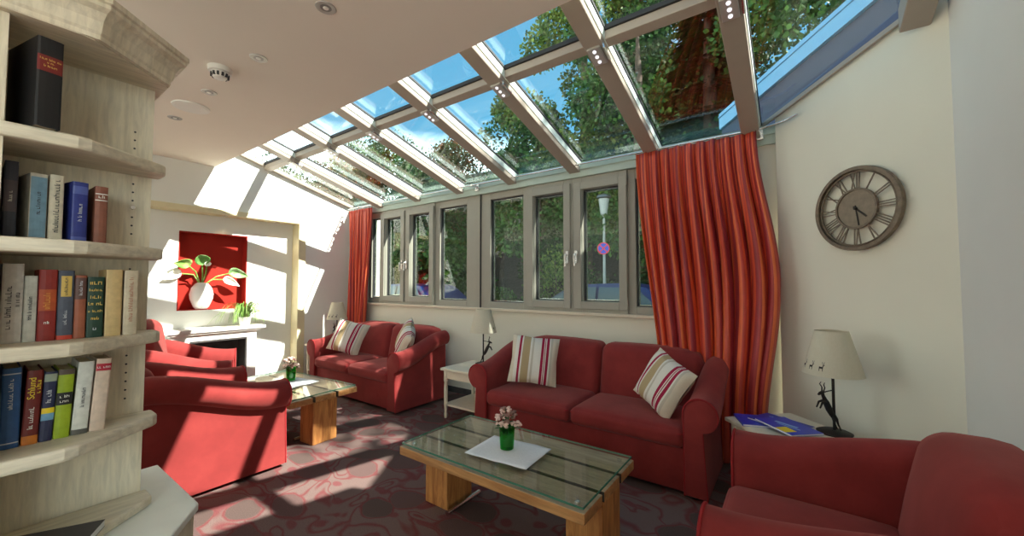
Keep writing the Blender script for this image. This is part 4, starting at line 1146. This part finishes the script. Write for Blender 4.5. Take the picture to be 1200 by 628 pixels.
def tree(label, loc, h, r, n, mat, seed, conifer=False, low=.15, leaf=.16):
    t = thing('tree', label, 'tree', loc, 0, 'trees on the slope outside')
    rnd = random.Random(seed)
    MB().tube([(0,0,-.3),(.05,.02,h*.35),(.0,.05,h*.7),(0,0,h*.97)], [r*.10+.05,r*.08+.03,r*.05+.02,.02], 9).build('trunk', M['bark'], t, smooth=True)
    m = MB()
    cl = []
    if not conifer:
        for i in range(26):
            a = rnd.uniform(0,2*PI); zz = rnd.uniform(low,1)
            rr = r*math.sqrt(max(.05,1-((zz-.5)/.6)**2))*rnd.uniform(.35,1)
            cl.append((Vector((rr*math.cos(a), rr*math.sin(a), h*zz)), r*rnd.uniform(.28,.5)))
    for i in range(n):
        if conifer:
            zz = low + (1-low)*rnd.random()**1.3
            tier = math.floor(zz*16)/16; 
            R_ = r*(1-zz*.93)*rnd.uniform(.25,1.05); a = rnd.uniform(0,2*PI)
            p = Vector((R_*math.cos(a), R_*math.sin(a), h*(tier+.02) - R_*.35 + rnd.uniform(-.12,.12)))
            d = Vector((math.cos(a), math.sin(a), -.45)).normalized()
            L = leaf*rnd.uniform(1.2,2.4); s = Vector((-d.y, d.x, rnd.uniform(-.4,.4)))*leaf*rnd.uniform(.25,.5)
        else:
            c, cr = cl[rnd.randrange(len(cl))]
            d0 = Vector((rnd.gauss(0,1), rnd.gauss(0,1), rnd.gauss(0,.8))).normalized()
            p = c + d0*cr*rnd.uniform(.5,1.05)
            d = (d0 + Vector((rnd.gauss(0,.6), rnd.gauss(0,.6), rnd.gauss(-.2,.6)))).normalized()
            L = leaf*rnd.uniform(.7,1.4); s = d.cross(Vector((rnd.gauss(0,1),rnd.gauss(0,1),rnd.gauss(0,1))))
            if s.length < .01: continue
            s = s.normalized()*L*.42
        m.add([p, p+d*L*.5+s, p+d*L, p+d*L*.5-s], [(0,1,2,3)])
    o = m.build('crown', mat, t); o['kind'] = 'stuff'
    return t
def hz(y): return max(0, y-10.2)*.62-.05
T = [
 (-7.4,11.8,6.2,1.7,8000,'leaf_mid',31,False,'slim green tree between the bright tree and the reddish tree'),
 (-10.6,9.9,5.6,1.9,7000,'leaf_mid',34,False,'green tree close to the far end of the windows'),
 (-13.9,9.0,5.8,2.0,7000,'leaf_autumn',35,False,'rust coloured tree beyond the far parked car'),
 (-19.5,8.6,7.0,2.6,7000,'leaf_mid',36,False,'green tree furthest down the road'),
 (-16.8,11.8,7.0,2.4,7000,'leaf_mid',32,False,'green tree at the far end of the road'),
 (-4.6,14.6,13.5,2.6,8000,'leaf_dark',33,True,'dark conifer high on the slope left of the tallest tree'), # x, y, height, radius, leaves, kind, seed, label
 (-1.6,10.6,9.5,2.3,9000,'leaf_dark',11,True,'dark conifer behind the panes left of the large curtain'),
 (.9,9.8,10.0,2.3,9000,'leaf_mid',12,False,'leafy green tree behind the roof panes above the large curtain'),
 (3.6,8.6,11,2.8,8000,'leaf_mid',13,False,'broad green tree beyond the slate parapet'),
 (-3.6,11.4,8.8,2.4,9000,'leaf_mid',14,False,'round green tree above the middle roof panes'),
 (-5.9,12.6,11.0,2.2,9000,'leaf_bright',15,False,'bright yellow green tree rising into the blue sky'),
 (-9.2,13.8,6.8,1.8,7000,'leaf_bright',16,False,'small bright tree far along the slope'),
 (-12.5,13.2,5.6,2.0,6000,'leaf_autumn',17,False,'reddish tree beyond the fireplace end of the glass roof'),
 (-2.6,14.2,14.0,2.9,9000,'leaf_mid',18,False,'tallest tree high on the slope behind the conifers'),
 (1.8,13.2,14.5,3.0,9000,'leaf_mid',19,False,'tall tree on the slope behind the dark conifer'),
]
for x, y, h, r, n, mt, sd, con, lab in T: tree(lab, (x,y,hz(y)), h, r, int(n*2.2), M[mt], sd, con, leaf=.15 if con else .12)
def bush(label, loc, h, r, n, mat, seed, leaf=.09):
    rnd = random.Random(seed); t = thing('bush', label, 'bush', loc, 0, 'bushes at the foot of the slope')
    m = MB()
    for i in range(n):
        d0 = Vector((rnd.gauss(0,1), rnd.gauss(0,1), abs(rnd.gauss(0,1)))).normalized(); q = rnd.uniform(.6,1.02)
        p = Vector((d0.x*r*q*(1+.25*math.sin(5*math.atan2(d0.y,d0.x)+seed)), d0.y*r*q*.8, d0.z*h*q))
        d = (d0+Vector((rnd.gauss(0,.5),rnd.gauss(0,.5),rnd.gauss(0,.5)))).normalized(); s = d.cross(Vector((rnd.gauss(0,1),rnd.gauss(0,1),1))).normalized()*leaf*.4
        m.add([p, p+d*leaf*.5+s, p+d*leaf, p+d*leaf*.5-s], [(0,1,2,3)])
    o = m.build('foliage', mat, t); o['kind'] = 'stuff'
    m = MB()
    for q in range(5):
        a = q*1.25; m.tube([(0,0,-.1),(r*.3*math.cos(a),r*.3*math.sin(a),h*.5),(r*.5*math.cos(a),r*.5*math.sin(a),h*.8)], [.02,.014,.006], 6)
    m.build('branch', M['bark'], t)
B = [(-7.6,9.9,1.3,1.0,'leaf_mid','bush behind the far parked car'),(-5.6,10.2,2.6,1.2,'leaf_bright','tall light green bush seen in the window beside the street lamp'),(-4.5,10.3,1.7,1.1,'leaf_dark','dark bush behind the near parked car'),
     (-2.7,10.2,2.1,1.2,'leaf_mid','bush to the right of the street lamp'),(-1.0,9.9,2.2,1.3,'leaf_dark','dark bush behind the large curtain side window'),(-9.6,10.3,2.0,1.2,'leaf_dark','dark bush near the far end of the road')]
for x, y, h, r, mt, lab in B: bush(lab, (x,y,hz(y)), h, r, 2600, M[mt], int(abs(x)*7))

M['car_blue'] = plain('blue_car_paint', srgb(22,46,104), .3, .0, noise=.03, scale=3)
M['car_glass'] = plain('car_window', (.08,.12,.14,1), .08, 0, noise=.02)
M['car_light'] = plain('car_headlamp', (.8,.82,.85,1), .15, .3, noise=.02)
def car(label, loc, rz=0):
    t = thing('car', label, 'car', loc, rz, 'blue cars parked outside')
    # profile in x,z (front at -x), lofted across y with tumblehome
    low = [(-1.95,.30),(-2.02,.48),(-1.98,.66),(-1.75,.78),(-1.05,.92),(-.62,.98),(1.25,1.02),(1.72,.98),(1.95,.86),(2.0,.55),(1.95,.30)]
    rings = []
    for y, k, dz in ((-.84,.95,.0),(-.86,1,0),(-.80,1.0,.02),(.80,1,.02),(.86,1,0),(.84,.95,0)):
        rings.append([Vector((x*k if abs(x) > 1.5 else x, y, z + (dz if z > .7 else 0))) for x, z in low])
    m = MB(); m.loft(rings); m.build('body', M['car_blue'], t, smooth=True, sharp=50)
    top = [(-.98,.93),(-.30,1.34),(.05,1.44),(.75,1.46),(1.25,1.38),(1.72,1.0)]
    rings = []
    for y, ins in ((-.76,0),(-.64,.02),(.64,.02),(.76,0)):
        e = abs(y) < .7
        rings.append([Vector((x, y*(1 if z < 1.1 else .86), z)) for x, z in top])
    m = MB(); m.loft(rings); m.build('roof', M['car_blue'], t, smooth=True, sharp=40)
    gl = [(-.84,1.0),(-.30,1.31),(.10,1.385),(.34,1.39),(.34,1.02)]; gl2 = [(.40,1.02),(.40,1.39),(.80,1.38),(1.18,1.30),(1.50,1.03)]
    for s in (-1, 1):
        for g in (gl, gl2):
            def yy(z): return s*(.79-.115*max(0,(z-1.0))/.45)
            m = MB(); a = [Vector((x, yy(z)+s*.004, z)) for x, z in g]; b = [p+Vector((0,s*.008,0)) for p in a]; m.loft([a,b]); m.build('side_window', M['car_glass'], t)
    m = MB(); a = [Vector((-.96,-.66,.965)),Vector((-.96,.66,.965)),Vector((-.33,.58,1.345)),Vector((-.33,-.58,1.345))]; n = Vector((-.5,0,.85))*.02; m.loft([[p+n*.2 for p in a],[p+n for p in a]]); m.build('windscreen', M['car_glass'], t)
    for s in (-1, 1):
        MB().ball((-1.90,s*.62,.66), .12, 10, 8, (.8,1.2,.7)).build('headlamp', M['car_light'], t, smooth=True)
        MB().rbox(-.78,-.66,s*.93-.07,s*.93+.07,.98,1.08,.03,2,2).build('wing_mirror', M['car_blue'], t, smooth=True)
        for x in (-1.25,1.25):
            w = MB().lathe([(.12,-.09),(.30,-.09),(.32,-.06),(.32,.06),(.30,.09),(.12,.09)], n=24, M=Matrix.Translation((x,s*.80,.32)) @ Matrix.Rotation(PI/2,4,'X')).build('wheel', M['tyre'], t, smooth=True)
            MB().lathe([(.01,-.095),(.19,-.092),(.19,.092),(.01,.095)], n=18, M=Matrix.Translation((x,s*.80,.32)) @ Matrix.Rotation(PI/2,4,'X')).build('hub', M['chrome'], w, smooth=True)
    return t
car('blue parked car seen through the casement with the street lamp', (-3.35,7.6,-.05))
car('blue parked car far down the road, seen through the far casement', (-9.3,7.7,-.05))

t = thing('street_lamp', 'tall pale street lamp post beyond the parked car', 'street lamp', (-3.83,9.3,-.05))
MB().tube([(0,0,0),(0,0,.8),(0,0,3.15)], [.055,.04,.032], 12).build('pole', M['post_grey'], t, smooth=True)
MB().lathe([(.03,3.15),(.085,3.19),(.13,3.56),(.135,3.58),(.02,3.58)], n=20).build('lantern', M['post_grey'], t, smooth=True)
MB().lathe([(.02,3.58),(.19,3.60),(.17,3.66),(.02,3.72)], n=20).build('cap', M['steel_dark'], t, smooth=True)
t = thing('traffic_sign', 'round blue no parking sign with red rim on the lamp post', 'traffic sign', (-3.83,9.245,2.28), R(22))
RX90 = Matrix.Rotation(PI/2,4,'X')
MB().lathe([(.01,-.004),(.15,-.004),(.15,.004),(.01,.004)], n=40, M=RX90).build('plate', M['sign_blue'], t)
m = MB(); n = 40; c = lambda r, y: [Vector((r*math.cos(2*PI*k/n), y, r*math.sin(2*PI*k/n))) for k in range(n)]
m.loft([c(.126,-.0065), c(.152,-.0065), c(.152,-.003), c(.126,-.003), c(.126,-.0065)], cap=False)
for s in (-1, 1): m.bar((-.09,-.0055,-.09*s),(.09,-.0055,.09*s), .026, .003, up=(0,1,0))
m.build('red_marking', M['sign_red'], t)
MB().box(-.03,.03,.0,.04,-.03,.03).build('clamp', M['steel_dark'], t)

# ------------------------------------------------------------------ light
sun = bpy.data.lights.new('sun', 'SUN'); sun.energy = 19.0; sun.angle = R(.6); sun.color = (1,.96,.88)
so = bpy.data.objects.new('sun', sun); C.objects.link(so)
SD = Vector((-.92,-.40,-1.0))
so.rotation_euler = SD.to_track_quat('-Z', 'Y').to_euler()
W = bpy.data.worlds.new('sky'); S.world = W; W.use_nodes = True
nt = W.node_tree; bg = nt.nodes['Background']
tc = nt.nodes.new('ShaderNodeTexCoord'); sep = nt.nodes.new('ShaderNodeSeparateXYZ'); nt.links.new(tc.outputs['Generated'], sep.inputs[0])
def wramp(src, stops):
    r = nt.nodes.new('ShaderNodeValToRGB'); e = r.color_ramp.elements
    e[0].position = stops[0][0]; e[0].color = stops[0][1]; e[1].position = stops[1][0]; e[1].color = stops[1][1]
    for p, c in stops[2:]:
        q = e.new(p); q.color = c
    nt.links.new(src, r.inputs[0]); return r.outputs[0]
up = wramp(sep.outputs[2], [(.0,(1.3,1.4,1.27,1)),(.12,(2.3,2.55,2.4,1)),(.25,(1.9,2.3,2.3,1)),(.36,(.085,.27,.42,1)),(1.0,(.045,.18,.33,1))])
nz = nt.nodes.new('ShaderNodeTexNoise'); nz.inputs['Scale'].default_value = 2.4; nz.inputs['Detail'].default_value = 5; nt.links.new(tc.outputs['Generated'], nz.inputs['Vector'])
cl = wramp(nz.outputs[0], [(.57,(0,0,0,1)),(.70,(1,1,1,1))])
mx = nt.nodes.new('ShaderNodeMix'); mx.data_type = 'RGBA'; nt.links.new(cl, mx.inputs[0]); nt.links.new(up, mx.inputs[6]); mx.inputs[7].default_value = (.8,.8,.78,1)
nt.links.new(mx.outputs[2], bg.inputs[0]); bg.inputs[1].default_value = 2.45

# ------------------------------------------------------------------ camera
cam = bpy.data.cameras.new('camera'); cam.sensor_width = 36; cam.lens = 36*460/1200; cam.clip_start = .05
co = bpy.data.objects.new('camera', cam); C.objects.link(co); co.location = (0,0,1.4)
co.rotation_euler = (PI/2 + math.atan(18.5/460), 0, R(35.65))
S.camera = co
S.view_settings.view_transform = 'Standard'; S.view_settings.look = 'None'; S.view_settings.gamma = 1; S.view_settings.exposure = 0
S.view_settings.use_curve_mapping = False
S.cycles.max_bounces = 10; S.cycles.diffuse_bounces = 5; S.cycles.transparent_max_bounces = 24; S.cycles.use_denoising = True
S.cycles.sample_clamp_indirect = 6; S.cycles.caustics_reflective = False; S.cycles.caustics_refractive = False
